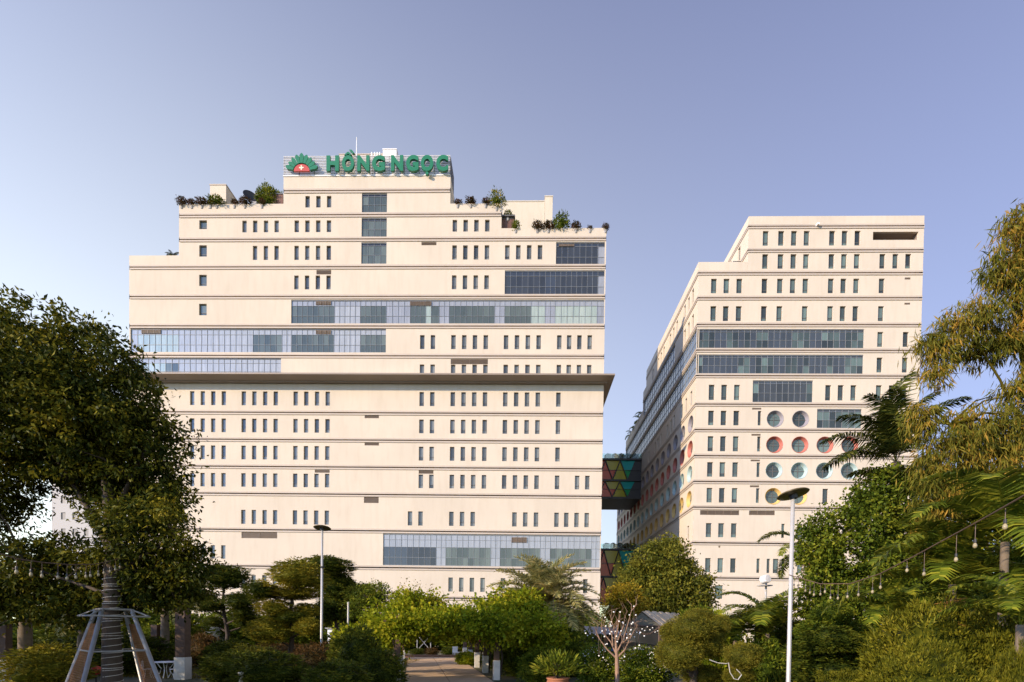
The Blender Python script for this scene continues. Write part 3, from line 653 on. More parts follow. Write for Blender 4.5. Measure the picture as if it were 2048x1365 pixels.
def prism(pts, mat, nm, y0=YS - SD, y1=YS):
    m = MB(); n = len(pts); f = [(p.x, y0, p.z) for p in pts]; b_ = [(p.x, y1, p.z) for p in pts]; m.quad(f); m.quad(b_)
    for i in range(n): m.quad([f[i], f[(i + 1) % n], b_[(i + 1) % n], b_[i]])
    return link(nm, m.mesh(nm, mat), sg)
prism([zs(*q) for q in ((808, 295), (842, 262), (858, 262), (892, 295), (868, 295), (850, 280), (832, 295))], SIGNG, 'accent')
prism([zs(*q) for q in ((862, 238), (888, 238), (920, 276), (899, 278))], SIGNG, 'accent')
prism([zs(1697 + 17 * math.cos(t * math.pi / 8), 489 + 17 * math.sin(t * math.pi / 8)) for t in range(16)], SIGNG, 'dot')
ec = (350, 470)
for k in range(9):
    a = math.pi * (.055 + .89 * (k + .5) / 9); hw = math.pi * .89 / 9 * .455; ro = [182, 176, 182, 190, 200, 190, 182, 176, 182][k]
    pt = lambda r, t: zs(ec[0] - r * math.cos(t), ec[1] - r * math.sin(t))
    prism([pt(92, a - hw), pt(ro * .86, a - hw), pt(ro * .95, a - hw * .45), pt(ro, a), pt(ro * .95, a + hw * .45), pt(ro * .86, a + hw), pt(92, a + hw)], SIGNG, 'petal', YS - .3, YS)
prism([zs(ec[0] - 84 * math.cos(math.pi * t / 20), ec[1] - 6 - 76 * math.sin(math.pi * t / 20)) for t in range(21)], SIGNR, 'emblem_dome', YS - .26, YS)
for q in ((-7, 7, -24, 24), (-24, 24, -7, 7)):
    prism([zs(348 + x, 429 + y) for x, y in ((q[0], q[2]), (q[1], q[2]), (q[1], q[3]), (q[0], q[3]))], SIGNW, 'cross_bar', YS - .29 - .004 * (q[0] > -10), YS - .262)

# ================================================================== RIGHT BUILDING
YR = 71.8
fmR = front_map(YR)
zr = lambda y, x=1400: U(x, y, YR).z
xr_ = lambda x, y=700: U(x, y, YR).x
XR0, XR1 = xr_(1393.5, 700), xr_(1843.5, 620); XU0 = xr_(1496.6, 480)
smR = side_map(XR0); smU = side_map(XU0)
br = thing('hospital_wing', 'cream building with rows of round coloured porthole windows', 'building', ((XR0 + XR1) / 2, YR, 0))
Rz = [zr(454, 1500), zr(501.6, 1500), zr(547), zr(596.8), zr(650), zr(701.2), zr(752), zr(809), zr(860), zr(912), zr(963.5), zr(1015), zr(1086), zr(1156)]
C1 = [1427.9, 1453, 1478.7]; C2 = [1529.2]; C3 = [1560, 1585.7, 1611]; C4 = [1661.8, 1686.9, 1712.5]; C5 = [1763.5]
RW = 11.2 / ppm(YR)
YE = {0: 97, 1: 97, 2: 101.5, 3: 104, 4: 121, 5: 121, 6: 121}
shift = [x + 0 for x in C1]
rowR = [
    (0, XU0, C2 + C3 + C4, (462.7, 492), 1500), (1, XU0, C2 + C3 + C4 + C5 + [1789.5, 1815], (509, 538), 1500), (2, XR0, C1 + C2 + C3 + C4 + C5, (558, 587), 1450),
    (3, XR0, C1 + C2 + [C3[0], C3[2]] + C4 + C5, (612.8, 642.5), 1450), (4, XR0, C5 + [1814.5], (664, 693.6), 1450), (5, XR0, C5 + [1814.5], (715, 744.5), 1450),
    (6, XR0, C1 + C4 + C5 + [1789.5, 1814.5], (770, 800.5), 1450), (7, XR0, C1, (822, 851), 1450), (8, XR0, C1, (873, 903), 1450), (9, XR0, C1, (925, 954), 1450),
    (10, XR0, C1 + [1661.5], (976.5, 1005.6), 1450), (11, XR0, C1 + [1612, 1745], (1047, 1075), 1450), (12, XR0, C1 + [1565, 1614, 1745], (1117, 1145.5), 1450)]
narrowR = {7: [1525.3], 8: [1525.3], 9: [1525.3], 10: [1525.3], 11: [1578, 1629], 12: [1529.5, 1550, 1580, 1632]}
cwR = [(4, XR0 + .05, xr_(1728, 680), 658.5, 700, 'a'), (5, XR0 + .05, xr_(1726.5, 730), 709.5, 750, 'a'), (6, xr_(1505.5, 785), xr_(1625.5, 785), 761, 806.5, 'b'), (7, xr_(1634, 838), xr_(1723, 838), 817.5, 857.8, 'c')]
circR = {7: [1556.6, 1607.6], 8: [1556.6, 1607.6, 1658, 1708], 9: [1556.6, 1607.6, 1658, 1708], 10: [1556.6, 1607.6]}
ringcol = {7: plain('ring_purple', (0.25, 0.23, 0.25), .6), 8: plain('ring_red', (0.42, 0.13, 0.095), .6), 9: plain('ring_teal', (0.36, 0.47, 0.46), .6), 10: plain('ring_yellow', (0.60, 0.40, 0.13), .6)}
CR, CI = 16.4 / ppm(YR), 12.8 / ppm(YR)
ringmesh = {}
for k, m in ringcol.items():
    pr = [(CR + .0, .02), (CR - .02, .03), (CR - .06, 0), (CI, -.42), (CI - .03, -.45)]
    ringmesh[k] = MB().lathe(pr, 36).mesh('round_window', m, smooth=False)
pn = MB(); pn.lathe([(0.001, -.44), (CI, -.44)], 36); PORTG = pn.mesh('pane', WINR)
mu = MB(); mu.box(-.035, .035, -CI, CI, -.44, -.38).box(-CI, CI, -.035, .035, -.44, -.385).box(-CI * .55, CI * .5, CI * .35, CI * .35 + .05, -.44, -.39); PORTM = mu.mesh('mullion', FRAME)
def port(u, v, mp, row, side):
    rot = (R(90), 0, R(-90)) if side else (R(90), 0, 0)
    o = link('round_window', ringmesh[row], br, loc=Vector(mp(u, v, 0)), rot=rot)
    link('pane', PORTG, o, keep=False); link('mullion', PORTM, o, keep=False)
wallR = MB()
sp_s = 25.3 / ppm(YR)
SIDEW = {2: [2.2, 4.0, 5.8, 9.7, 11.5, 13.3, 17.1, 18.9, 20.7, 24.6], 3: [2.0, 3.8, 5.6], 6: [2.0, 4.3, 6.3, 10.2, 12.0, 14.0, 18, 20, 22, 26.5], 11: [2.2, 7, 12, 18, 23], 12: [2.2, 7, 12, 18, 23]}
random.seed(3)
for (ri, u0, cols, yr, xr) in rowR:
    z1 = Rz[ri] - .29; z0 = Rz[ri + 1] + .31; a, b = zr(yr[1], xr), zr(yr[0], xr); holes, circ = [], []
    for px in cols:
        u = xr_(px, 572); holes.append((u - RW / 2, u + RW / 2, a, b)); window(br, u, (a + b) / 2, RW, b - a, fmR, 0, WINR)
    for px in narrowR.get(ri, []):
        u = xr_(px, 572); nw = RW * .6; holes.append((u - nw / 2, u + nw / 2, a, b)); window(br, u, (a + b) / 2, nw, b - a, fmR, 0, WINR)
    for (cr, ca, cb, yt, yb, kind) in cwR:
        if cr != ri: continue
        lo, hi = max(zr(yb, 1500), z0 + .02), min(zr(yt, 1500), z1 - .02); holes.append((ca, cb, lo, hi))
        n = round((cb - ca) / (11.6 / ppm(YR))); cl = []
        for k in range(n):
            m = SPANR if (kind == 'a' and k % 5 == 4) else (VISD if (kind == 'b' and 0 < k < n - 1) else random.choice([WINR, WINR, WINR, SPANR]))
            cl.append((ca + (cb - ca) * k / n, ca + (cb - ca) * (k + 1) / n, m))
        curtain(br, 'R', fmR, 0, ca, cb, lo, hi, cl, [(.14, SPANR), (.43, None), (.43, None)])
    for px in circR.get(ri, []):
        u = xr_(px, 572); c = (a + b) / 2 - .08; circ.append((u, c, CR)); port(u, c, fmR, ri, False)
    lv = {2: [(1809.5, 1821, 555.5, 559.6)], 3: [(1809, 1820.5, 606, 609.8)], 7: [(1504.3, 1522.8, 816.2, 819.8)], 8: [(1503, 1521.4, 868.3, 872)], 9: [(1501.3, 1519.9, 919.7, 923.2)], 10: [(1500, 1518.2, 971.2, 975)], 11: [(1400.4, 1478.3, 1021, 1030.5), (1498.3, 1549.5, 1021.8, 1030.7)], 12: [(1437, 1440.6, 1092, 1095.5)]}.get(ri, [])
    for (pa, pb, yt, yb) in lv:
        h = (xr_(pa, yt), xr_(pb, yt), zr(yb, (pa + pb) / 2), min(zr(yt, (pa + pb) / 2), z1 - .02)); holes.append(h); louvre(br, fmR, *h, nb=max(1, round((pb - pa) / 16)))
    if ri == 0:
        h = (xr_(1746, 472), xr_(1837, 472), zr(480.3, 1790), zr(464, 1790)); holes.append(h)
        bx = MB(); d_ = 4.5
        bx.quad([(h[0], YR + .3, h[2]), (h[1], YR + .3, h[2]), (h[1], YR + d_, h[2]), (h[0], YR + d_, h[2])]).quad([(h[0], YR + .3, h[3]), (h[1], YR + .3, h[3]), (h[1], YR + d_, h[3]), (h[0], YR + d_, h[3])])
        bx.quad([(h[0], YR + d_, h[2]), (h[1], YR + d_, h[2]), (h[1], YR + d_, h[3]), (h[0], YR + d_, h[3])]).quad([(h[0], YR + .3, h[2]), (h[0], YR + d_, h[2]), (h[0], YR + d_, h[3]), (h[0], YR + .3, h[3])]).quad([(h[1], YR + .3, h[2]), (h[1], YR + d_, h[2]), (h[1], YR + d_, h[3]), (h[1], YR + .3, h[3])])
        link('loggia', bx.mesh('loggia', CANOPY), br)  # dark brown lining puts the deep opening's shade into the colour
        for k in range(4):
            x = h[0] + (h[1] - h[0]) * (k + .6) / 4.4; link('downlight', MB().lathe([(0, 0), (.16, 0), (.16, .08)], 12, (x, YR + 2, h[3] - .06)).mesh('downlight', BLACKM), br)
    panel(wallR, fmR, u0, XR1, z0, z1, holes, circ)
    # side wall, facing left
    ye = YE.get(ri, 131); mp = smU if ri < 2 else smR; sh, sc_ = [], []
    for off in SIDEW.get(ri, []):
        u = YR + off; sh.append((u - RW / 2, u + RW / 2, a, b)); window(br, u, (a + b) / 2, RW, b - a, mp, R(-90), WINR)
    if ri in (0, 1):
        for off in (3, 6, 12, 15):
            u = YR + off; sh.append((u - RW / 2, u + RW / 2, a, b)); window(br, u, (a + b) / 2, RW, b - a, mp, R(-90), WINR)
    if ri in (3, 4, 5):
        s0 = YR + 10.5 if ri == 3 else YR + .05; lo, hi = z0 + .1, z1 - .1; sh.append((s0, ye - .4, lo, hi)); n = round((ye - .4 - s0) / 1.3); cl = [(s0 + (ye - .4 - s0) * k / n, s0 + (ye - .4 - s0) * (k + 1) / n, BLUEG) for k in range(n)]
        curtain(br, 'R', mp, 0, s0, ye - .4, lo, hi, cl, [(.2, BLUEG), (.42, None), (.38, None)], individual=False)
    if ri in (7, 8, 9, 10):
        k = 0
        while YR + 2.0 + k * 3.62 < ye - 1.5:
            u = YR + 2.0 + k * 3.62; c = (a + b) / 2 - .08; sc_.append((u, c, CR)); port(u, c, mp, ri, True); k += 1
    panel(wallR, mp, YR, ye, z0, z1, sh, sc_)
    shell(wallR, u0, XR1, YR, ye, Rz[ri + 1] - .15, Rz[ri] + .2, left=False)
flush_panes('R', br)
panel(wallR, fmR, XR0, XR1, -.1, Rz[13] - .29, [(xr_(1430, 1180), xr_(1446, 1180), zr(1198, 1436), zr(1171, 1436))]); panel(wallR, smR, YR, 131, -.1, Rz[13] - .29, []); shell(wallR, XR0, XR1, YR, 131, -.1, Rz[13] + .2, left=False)
window(br, (xr_(1430, 1180) + xr_(1446, 1180)) / 2, (zr(1198, 1436) + zr(1171, 1436)) / 2, xr_(1446, 1180) - xr_(1430, 1180), zr(1171, 1436) - zr(1198, 1436), fmR, 0, WINR)
def parapetR(x0, x1, y0, y1, z0, z1, t=.3):
    wallR.box(x0, x1, y0, y0 + t, z0, z1).box(x0, x0 + t, y0 + t, y1, z0, z1).box(x1 - t, x1, y0 + t, y1, z0, z1).box(x0 + t, x1 - t, y1 - t, y1, z0, z1)
parapetR(XU0, XR1, YR, 97, Rz[0] + .31, zr(433, 1500)); zt = zr(524.5, 1400)
wallR.box(XR0, XU0 - .01, YR, YR + .3, Rz[2] + .31, zt).box(XR0, XR0 + .3, YR + .3, 101.5, Rz[2] + .31, zt)
wallR.box(XR0, XR0 + .3, 101.5, 104, Rz[3] + .31, Rz[3] + 1.9).box(XR0, XR0 + .3, 104, 121, Rz[4] + .31, Rz[4] + 1.9).box(XR0, XR0 + .3, 121, 131, Rz[7] + .31, Rz[7] + 1.6)
link('wall', wallR.mesh('wall', CREAM), br)
for i, z in enumerate(Rz):
    ye = {0: 97, 1: 97, 2: 101.5, 3: 104}.get(i, 121 if i < 7 else 131)
    x0, mp = (XU0, smU) if i < 2 else (XR0, smR)
    band(br, [(fmR, x0 - .06, XR1), (mp, YR + .01, ye), (lambda u, v, w_: (XR1 - .12 + w_, u, v), YR + .01, 90)], z)
rl = thing('roof_railing', 'slanted white slatted pergola railing on the roof beside upper block', 'railing', (xr_(1478, 510), YR + 2, zt - 1.5))
for k in range(7):
    x = xr_(1470 + 4.3 * k, 510); link('bar', MB().tube([(x, YR + 2, zt - 1.7), (x + .55, YR + 2.2, zt + 1.6)], .06, 6).mesh('bar', WHITE), rl)
for k in range(3): link('rail', MB().tube([(xr_(1470, 510) + .25 * k, YR + 2, zt - .5 + k), (XU0 + .1, YR + 2, zt - .5 + k)], .05, 6).mesh('rail', DKSTEEL), rl)
cmr = thing('wall_camera', 'small white camera fixed under the top parapet of porthole building', 'camera', (xr_(1633, 455), YR, Rz[0]))
link('body', MB().box(xr_(1631, 455), xr_(1635, 455), YR - .5, YR - .05, Rz[0] - .05, Rz[0] + .2).mesh('body', WHITE), cmr); link('bracket', MB().tube([(xr_(1633, 455), YR + .05, Rz[0] + .3), (xr_(1633, 455), YR - .3, Rz[0] + .15)], .05, 6).mesh('bracket', WHITE), cmr)

# ================================================================== SKY BRIDGES
TRI = {}
for nm, c in (('maroon', (.26, .04, .03)), ('red', (.48, .06, .02)), ('olive', (.36, .34, .03)), ('lime', (.42, .62, .05)), ('green', (.015, .30, .10)), ('teal', (.02, .34, .32)), ('blue', (.015, .10, .34)), ('orange', (.6, .18, .02)), ('navy', (.01, .025, .07))):
    TRI[nm] = plain('glass_' + nm, c, .14, var=.05, spec=.3)
def bridge(label, Y, ytop, ymid, ybot, pxr):
    b = thing('sky_bridge', label, 'bridge', ((XB + XR0) / 2, Y, U(1240, ybot, Y).z), 'glazed bridges between the two buildings')
    zt, zm, zb = U(1240, ytop, Y).z, U(1240, ymid, Y).z, U(1240, ybot, Y).z; x0, x1 = XB + .05, XR0 - .02; Yb = Y + 10.5
    body = MB().box(x0, x1, Y + .3, Yb, zb - .1, zt - .2); link('body', body.mesh('body', DKSTEEL), b)
    for z, h in ((zt, .38), (zm, .35), (zb - .1, .4)): link('beam', MB().box(x0, x1, Y - .08, Y + .4, z - h / 2, z + h / 2).mesh('beam', DKSTEEL), b)
    seq = ['maroon', 'red', 'maroon', 'red', 'olive', 'olive', 'green', 'green', 'teal', 'blue', 'navy']
    for (za, zc) in ((zm + .18, zt - .2), (zb + .12, zm - .18)):
        wd = 3.0; zh = (za + zc) / 2; n = int((x1 - x0) / (wd / 2)) + 1
        pts = [(x0 + wd / 2 * i, (za if i % 2 else zc)) for i in range(-1, n + 2)]
        for i in range(len(pts) - 2):
            (xa, q0), (xb_, q1), (xc, q2) = pts[i], pts[i + 1], pts[i + 2]; cx = (xa + xb_ + xc) / 3
            if min(xa, xc) < x0 - .01 or max(xa, xc) > x1 + .01: continue
            fcol = seq[min(len(seq) - 1, max(0, int((cx - 15.2) / (x1 - 15.2) * len(seq))))]
            mA = (xa + .5 * (xb_ - xa), zh); mB = (xc + .5 * (xb_ - xc), zh); s_ = .06
            tri = [(xb_, q1), mA, mB]; quad = [(xa, q0), mA, mB, (xc, q2)]
            link('glass_triangle', MB().quad([(x, Y + .28, z) for x, z in tri]).mesh('glass_triangle', TRI[fcol]), b)
            alt = {'maroon': 'red', 'red': 'olive', 'olive': 'lime', 'green': 'teal', 'teal': 'blue', 'blue': 'navy', 'navy': 'blue'}[fcol] if i % 2 else fcol
            link('glass_panel', MB().quad([(x, Y + .28, z) for x, z in quad]).mesh('glass_panel', TRI[alt]), b)
            link('diagonal', MB().tube([(xa, Y + .1, q0), (xb_, Y + .1, q1)], .11, 6).mesh('diagonal', DKSTEEL), b)
        link('transom', MB().box(x0, x1, Y + .2, Y + .29, zh - .04, zh + .04).mesh('transom', DKSTEEL), b)
    gl = MB(); n = 9
    for k in range(n):
        xa = x0 + (x1 - x0) * k / n; link('glass_rail', MB().box(xa + .03, xa + (x1 - x0) / n - .03, Y, Y + .03, zt + .2, zt + 1.15).mesh('glass_rail', RAILG), b)
    return zt, x0, x1
m, t, o = nodes('rail_glass'); RAILG = m
gb = N(t, 'ShaderNodeBsdfGlossy'); gb.inputs['Roughness'].default_value = .05; gb.inputs['Color'].default_value = (.8, .9, .9, 1); tb_ = N(t, 'ShaderNodeBsdfTransparent'); tb_.inputs[0].default_value = (.75, .88, .87, 1)
mxs = N(t, 'ShaderNodeMixShader'); mxs.inputs[0].default_value = .18; t.links.new(tb_.outputs[0], mxs.inputs[1]); t.links.new(gb.outputs[0], mxs.inputs[2]); t.links.new(mxs.outputs[0], o.inputs[0])
YB1 = 104.0
bz1 = bridge('upper dark sky bridge glazed with red, green and blue triangles', YB1, 919, 961, 995, 1280)
bz2 = bridge('lower sky bridge with bright red and lime triangles behind the round tree', YB1, 1099.5, 1154, 1206, 1280)

# far pale block glimpsed through the big tree
fb = thing('apartment_block', 'pale distant apartment block glimpsed behind the big leafy tree', 'building', (-135, 170, 0))
fw = MB(); fmB = front_map(170); hl = []
for i in range(7):
    for j in range(12):
        x = -160 + 4.0 * j + 2; z = 10 + 5.5 * i; hl.append((x - .8, x + .8, z, z + 2.4)); wm = link('window', MB().box(x - .8, x + .8, 170.25, 170.3, z, z + 2.4).mesh('window', FRAME), fb)
panel(fw, fmB, -162, -110, 0, 50, hl, depth=.25); shell(fw, -162, -110, 170, 190, 0, 50); link('wall', fw.mesh('wall', plain('faded_paint', (.42, .41, .40), .8)), fb); link('roof', MB().box(-162.5, -109.5, 169.5, 190.5, 50.01, 50.6).mesh('roof', GREYROOF), fb)

# ================================================================== GARDEN: shared foliage meshes
BUSH = {}
def bushmesh(kind):
    if kind in BUSH: return BUSH[kind]
    k, v = kind
    spec = {'dark': (L_DARK, 5200, .17, .055, .25, .12, .8, 150, .17, .74), 'gold': (L_GOLD, 5200, .17, .055, .25, .15, .8, 150, .17, .74), 'red': (L_RED, 4200, .12, .05, .14, .3, 0, 170, .13, .8), 'juni': (L_JUNI, 20000, .07, .022, .2, .45, 0, 300, .085, .80),
            'ivyb': (L_IVY, 5200, .15, .065, .26, .1, .3, 170, .15, .74), 'vineb': (L_VINE, 4800, .14, .07, .22, .2, 0, 160, .15, .74), 'oliv': (L_OLIV2, 11000, .095, .028, .14, .35, .2, 300, .11, .8), 'roof': (L_ROOF, 800, .36, .20, .3, .3, 0, 30, .35, .5), 'grn': (L_IVY, 900, .32, .16, .35, .3, 0, 34, .34, .5), 'yel': (L_YELL, 800, .28, .14, .4, .3, 0, 34, .34, .5)}[k]
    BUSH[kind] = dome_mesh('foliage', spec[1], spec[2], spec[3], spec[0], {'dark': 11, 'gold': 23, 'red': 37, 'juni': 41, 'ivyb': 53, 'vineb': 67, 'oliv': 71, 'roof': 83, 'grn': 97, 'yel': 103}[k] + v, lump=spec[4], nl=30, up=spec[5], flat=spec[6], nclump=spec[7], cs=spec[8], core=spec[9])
    return BUSH[kind]
rb_ = random.Random(5)
def bush(label, px, ytop, rx, Y, kind, var=0, group=None, ground=0.0, name='clipped_shrub', ry=None, cat='shrub'):
    """rounded shrub standing on the ground: foliage over a short stem"""
    top = U(px, ytop, Y); r = rx / ppm(Y); H = max(.3, top.z - ground); cz = H * .48
    t = thing(name, label, cat, (top.x, Y, ground), group)
    link('stem', MB().tube([(0, 0, -.1), (.03, .02, cz)], [.09, .05], 7).mesh('stem', BARK), t, keep=False)
    o = link('foliage', bushmesh((kind, var)), t, keep=False, loc=(0, 0, cz), scl=(r, (ry or r), (H - cz)), rot=(0, 0, rb_.random() * 6.28))
    return t
def topiary(label, Y, trunk, pads, kinds, group=None, name='cloud_pruned_tree', tr=.14, lean=0, cat='tree'):
    """trunk with separate clipped pads; trunk = (px base, px top), pads = (px, py, rx, ry[, kind])"""
    by = min(p[1] for p in pads); base = U(trunk[0], 1300, Y); t = thing(name, label, cat, (base.x, Y, 0), group)
    top = U(trunk[1], by + 8, Y); pts = [Vector((base.x, Y, -.1)), Vector((base.x + (top.x - base.x) * .2 + .12, Y + .05, top.z * .35)), Vector((base.x + (top.x - base.x) * .7 - .1, Y - .05, top.z * .7)), top]
    link('trunk', MB().tube(pts, [tr * 1.2, tr, tr * .7, tr * .4], 9).mesh('trunk', BARK, smooth=True), t)
    for i, p in enumerate(pads):
        dy = (rb_.random() - .5) * 1.2; c = U(p[0], p[1], Y + dy); rx, rz = p[2] / ppm(Y), p[3] / ppm(Y); k = p[4] if len(p) > 4 else kinds
        zt = max(.4, c.z - rz * .9 - .3); zf = min(zt, top.z); f = max(.05, min(.98, zf / top.z)); j = Vector((base.x + (top.x - base.x) * f, Y, zf))
        link('limb', MB().tube([j, j.lerp(c, .55) + Vector((0, 0, -.1)), c], [tr * .5, tr * .4, tr * .2], 6).mesh('limb', BARK), t)
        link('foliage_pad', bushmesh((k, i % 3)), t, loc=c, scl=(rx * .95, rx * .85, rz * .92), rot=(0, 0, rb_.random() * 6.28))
    return t

# ------------------------------------------------------------------ big tree on the left and its steel guard
Yt = 14.0; tb0 = U(222, 1300, Yt); bx_ = tb0.x
e = lambda px, py, rx, ry, dy=0, rd=None: (U(px, py, Yt).x, Yt + dy, U(px, py, Yt).z, rx / ppm(Yt), (rd or rx * .85) / ppm(Yt), ry / ppm(Yt))
ells = [e(90, 800, 200, 190, 0), e(210, 810, 120, 140, -.5), e(10, 730, 130, 130, .5), e(265, 900, 105, 110, .2), e(330, 1060, 95, 52, -.6), e(60, 900, 150, 80, .8), e(190, 960, 110, 70, 1.2), e(250, 1110, 110, 60, .4), e(60, 1130, 130, 75, .6), e(-100, 965, 160, 110, 0), e(370, 1120, 55, 35, .2), e(150, 1180, 150, 45, 1.5), e(-40, 1180, 120, 60, 0), e(300, 1175, 90, 45, .6), e(100, 1215, 130, 40, .8), e(345, 1000, 40, 40, 0)]
q = lambda px, py, dy=0: U(px, py, Yt + dy)
tree('broadleaf_tree', 'tall dark leafy tree rising through the steel frame', 'tree', (bx_, Yt, 0),
     [(bx_, Yt, -.2), q(224, 1330), q(222, 1220), q(226, 1120), q(222, 1040), q(210, 930), q(190, 800)], [.28, .245, .205, .19, .165, .12, .06],
     [([q(224, 1110), q(190, 1040, .1), q(140, 960, .2), q(70, 860, .3)], .105, .035), ([q(222, 1040), q(262, 960), q(300, 880)], .085, .03), ([q(225, 1150), q(290, 1110, -.3), q(350, 1075, -.5)], .065, .02), ([q(210, 930), q(130, 780), q(60, 680)], .065, .02), ([q(224, 1180), q(280, 1150), q(310, 1135)], .045, .015), ([q(222, 1190), q(130, 1160), q(50, 1130)], .055, .02), ([q(210, 930), q(240, 840), q(255, 760)], .055, .02)],
     ells, 120000, 2300, .165, .15, .062, L_MANGO, 21, droop=-.55, shell=.5)
for k_, (ox, oy) in enumerate(((-20.5, 4.5), (-25.5, 10.0), (-30.0, 16.5))):    # neighbours that shade the lawn from the side
    tree('broadleaf_tree', ('leafy garden tree beside the tall tree, shading its steel guard', 'leafy garden tree standing further along the shaded lawn', 'leafy garden tree at the far side of the shaded lawn')[k_], 'tree', (ox, oy, 0), [(ox, oy, -.2), (ox, oy, 3), (ox + .2, oy, 6)], [.25, .2, .1], [([(ox, oy, 3), (ox + 1.6, oy, 5)], .1, .03), ([(ox, oy, 3.4), (ox - 1.5, oy + .5, 5.5)], .1, .03)],
         [(ox, oy, 5.6, 3.0, 3.0, 2.6), (ox + 1.5, oy - 1, 4.4, 2.2, 2.2, 1.8), (ox - 1.2, oy + 1.2, 4.2, 2.3, 2.3, 1.9), (ox + .5, oy + 1.5, 6.8, 1.8, 1.8, 1.5)], 16000, 700, .25, .2, .09, L_MANGO, 90 + k_, droop=-.4, shell=.4)
# lamp rope wound round the trunk
rp = thing('rope_light', 'thin pale rope light wound around the dark tree trunk', 'rope light', (bx_, Yt, .4))
pts = []
for i in range(26 * 14):
    tt = i / 14; z = .7 + tt * .125 + .05 * math.sin(tt * 1.7); a = tt * 2 * math.pi; rr = .26 - .009 * z
    pts.append((bx_ + .04 + rr * math.cos(a), Yt + rr * math.sin(a), z))
link('rope', MB().tube(pts, .008, 5).mesh('rope', HOSE), rp)
# steel guard
gx, gy = U(228, 1290, Yt).x, Yt
gd = thing('tree_guard', 'tapered steel frame with rusty mesh standing around tree trunk', 'tree guard', (gx, gy, 0), None, R(52))
tz, hw, bw = 3.05, .33, 1.13
cor = [(-1, -1), (1, -1), (1, 1), (-1, 1)]
for sx, sy in cor: link('leg', MB().tube([(sx * bw, sy * bw, -.05), (sx * hw, sy * hw, tz)], .055, 10).mesh('leg', GALV, smooth=True), gd, keep=False)
for i in range(4):
    a, b = cor[i], cor[(i + 1) % 4]
    link('top_rail', MB().tube([(a[0] * hw, a[1] * hw, tz), (b[0] * hw, b[1] * hw, tz)], .03, 8).mesh('top_rail', GALV), gd, keep=False)
    link('outer_rail', MB().tube([(a[0] * 0.67, a[1] * 0.67, 2.86), (b[0] * 0.67, b[1] * 0.67, 2.86)], .025, 8).mesh('outer_rail', GALV), gd, keep=False)
    link('strut', MB().tube([(a[0] * hw, a[1] * hw, tz), (a[0] * 0.67, a[1] * 0.67, 2.86)], .022, 8).mesh('strut', GALV), gd, keep=False)
    for z in (.5, 1.9): 
        f = bw + (hw - bw) * z / tz; link('brace', MB().tube([(a[0] * f, a[1] * f, z), (b[0] * f, b[1] * f, z)], .022, 6).mesh('brace', GALV), gd, keep=False)
for sgn in (-1, 1):                                           # wire mesh on the two flanks
    wm = MB(); n = 26
    pt = lambda u, z: (sgn * (bw + (hw - bw) * z / tz), u * (bw + (hw - bw) * z / tz), z)
    for i in range(n + 1): wm.tube([pt(-1 + 2 * i / n, .1), pt(-1 + 2 * i / n, 2.65)], .006, 4, cap=False)
    for i in range(42): wm.tube([pt(-1, .1 + 2.5 * i / 41), pt(1, .1 + 2.5 * i / 41)], .006, 4, cap=False)
    o = link('wire_mesh', wm.mesh('wire_mesh', MESHW), gd, keep=False); o['kind'] = 'stuff'

# ------------------------------------------------------------------ string lights
def bulb_parts(t, p, s):
    so = link('socket', SOCK, t, keep=True, loc=p, scl=(s, s, s)); link('bulb', BLB, so, keep=False)
SOCK = MB().lathe([(0, 0), (.016, 0), (.02, -.02), (.02, -.055), (.016, -.06), (0, -.06)], 10).mesh('socket', BLACKM)
bm_ = MB(); bm_.lathe([(0.012, -.06), (.026, -.085), (.03, -.11), (.024, -.135), (0.001, -.148)], 12, mi=0); bm_.tube([(.006, 0, -.07), (.006, 0, -.12)], .006, 6, mi=1); BLB = bm_.mesh('bulb', BULB, FILA, smooth=True)
def string(label, cable_px, bulbs, yfun, s=1.0):
    P0 = [U(x, y, yfun(x)) for x, y in cable_px]; t = thing('string_light', label, 'string light', P0[0])
    pts = []
    for i in range(len(P0) - 1):
        for k in range(6): pts.append(P0[i].lerp(P0[i + 1], k / 6))
    link('cable', MB().tube(pts + [P0[-1]], .012 * s, 6).mesh('cable', CABLE), t)
    for x, y in bulbs:
        Yb = yfun(x); p = U(x, y, Yb); p.z += .09 * s
        c = min(pts, key=lambda q_: (q_.x - p.x) ** 2 + (q_.y - p.y) ** 2); bulb_parts(t, p, s)
        if c.z > p.z + .02: link('drop_wire', MB().tube([Vector((p.x, p.y, c.z)), p], .005 * s, 5).mesh('drop_wire', CABLE), t)
yR_ = lambda x: 15.5 + (min(x, 2060) - 1578) / (2060 - 1578) * (6.2 - 15.5)
string('bulb string light hanging from the lamp post towards palms', [(1578, 1150), (1640, 1168), (1700, 1168), (1760, 1148), (1830, 1112), (1900, 1074), (1970, 1036), (2060, 985)],
       [(1950, 1090), (1912, 1118), (1848, 1147), (1814, 1140), (1761, 1174), (1745, 1183), (1717, 1189), (1695, 1193), (1676, 1196), (1661, 1195), (1650, 1183), (1641, 1188), (1628, 1189), (1620, 1185), (1611, 1181), (1597, 1180), (1588, 1174), (2010, 1052)], yR_)
yL_ = lambda x: 8.2 + max(0, x) / 245 * 5.3
string('bulb string light hanging across the dark leafy tree', [(-30, 1098), (33, 1118), (90, 1126), (140, 1130), (190, 1129), (225, 1122), (243, 1115)],
       [(33, 1143), (62, 1148), (84, 1151), (116, 1154), (134, 1156), (152, 1154), (172, 1152), (181, 1151), (197, 1149), (208, 1145), (220, 1142), (231, 1138), (240, 1134)], yL_)

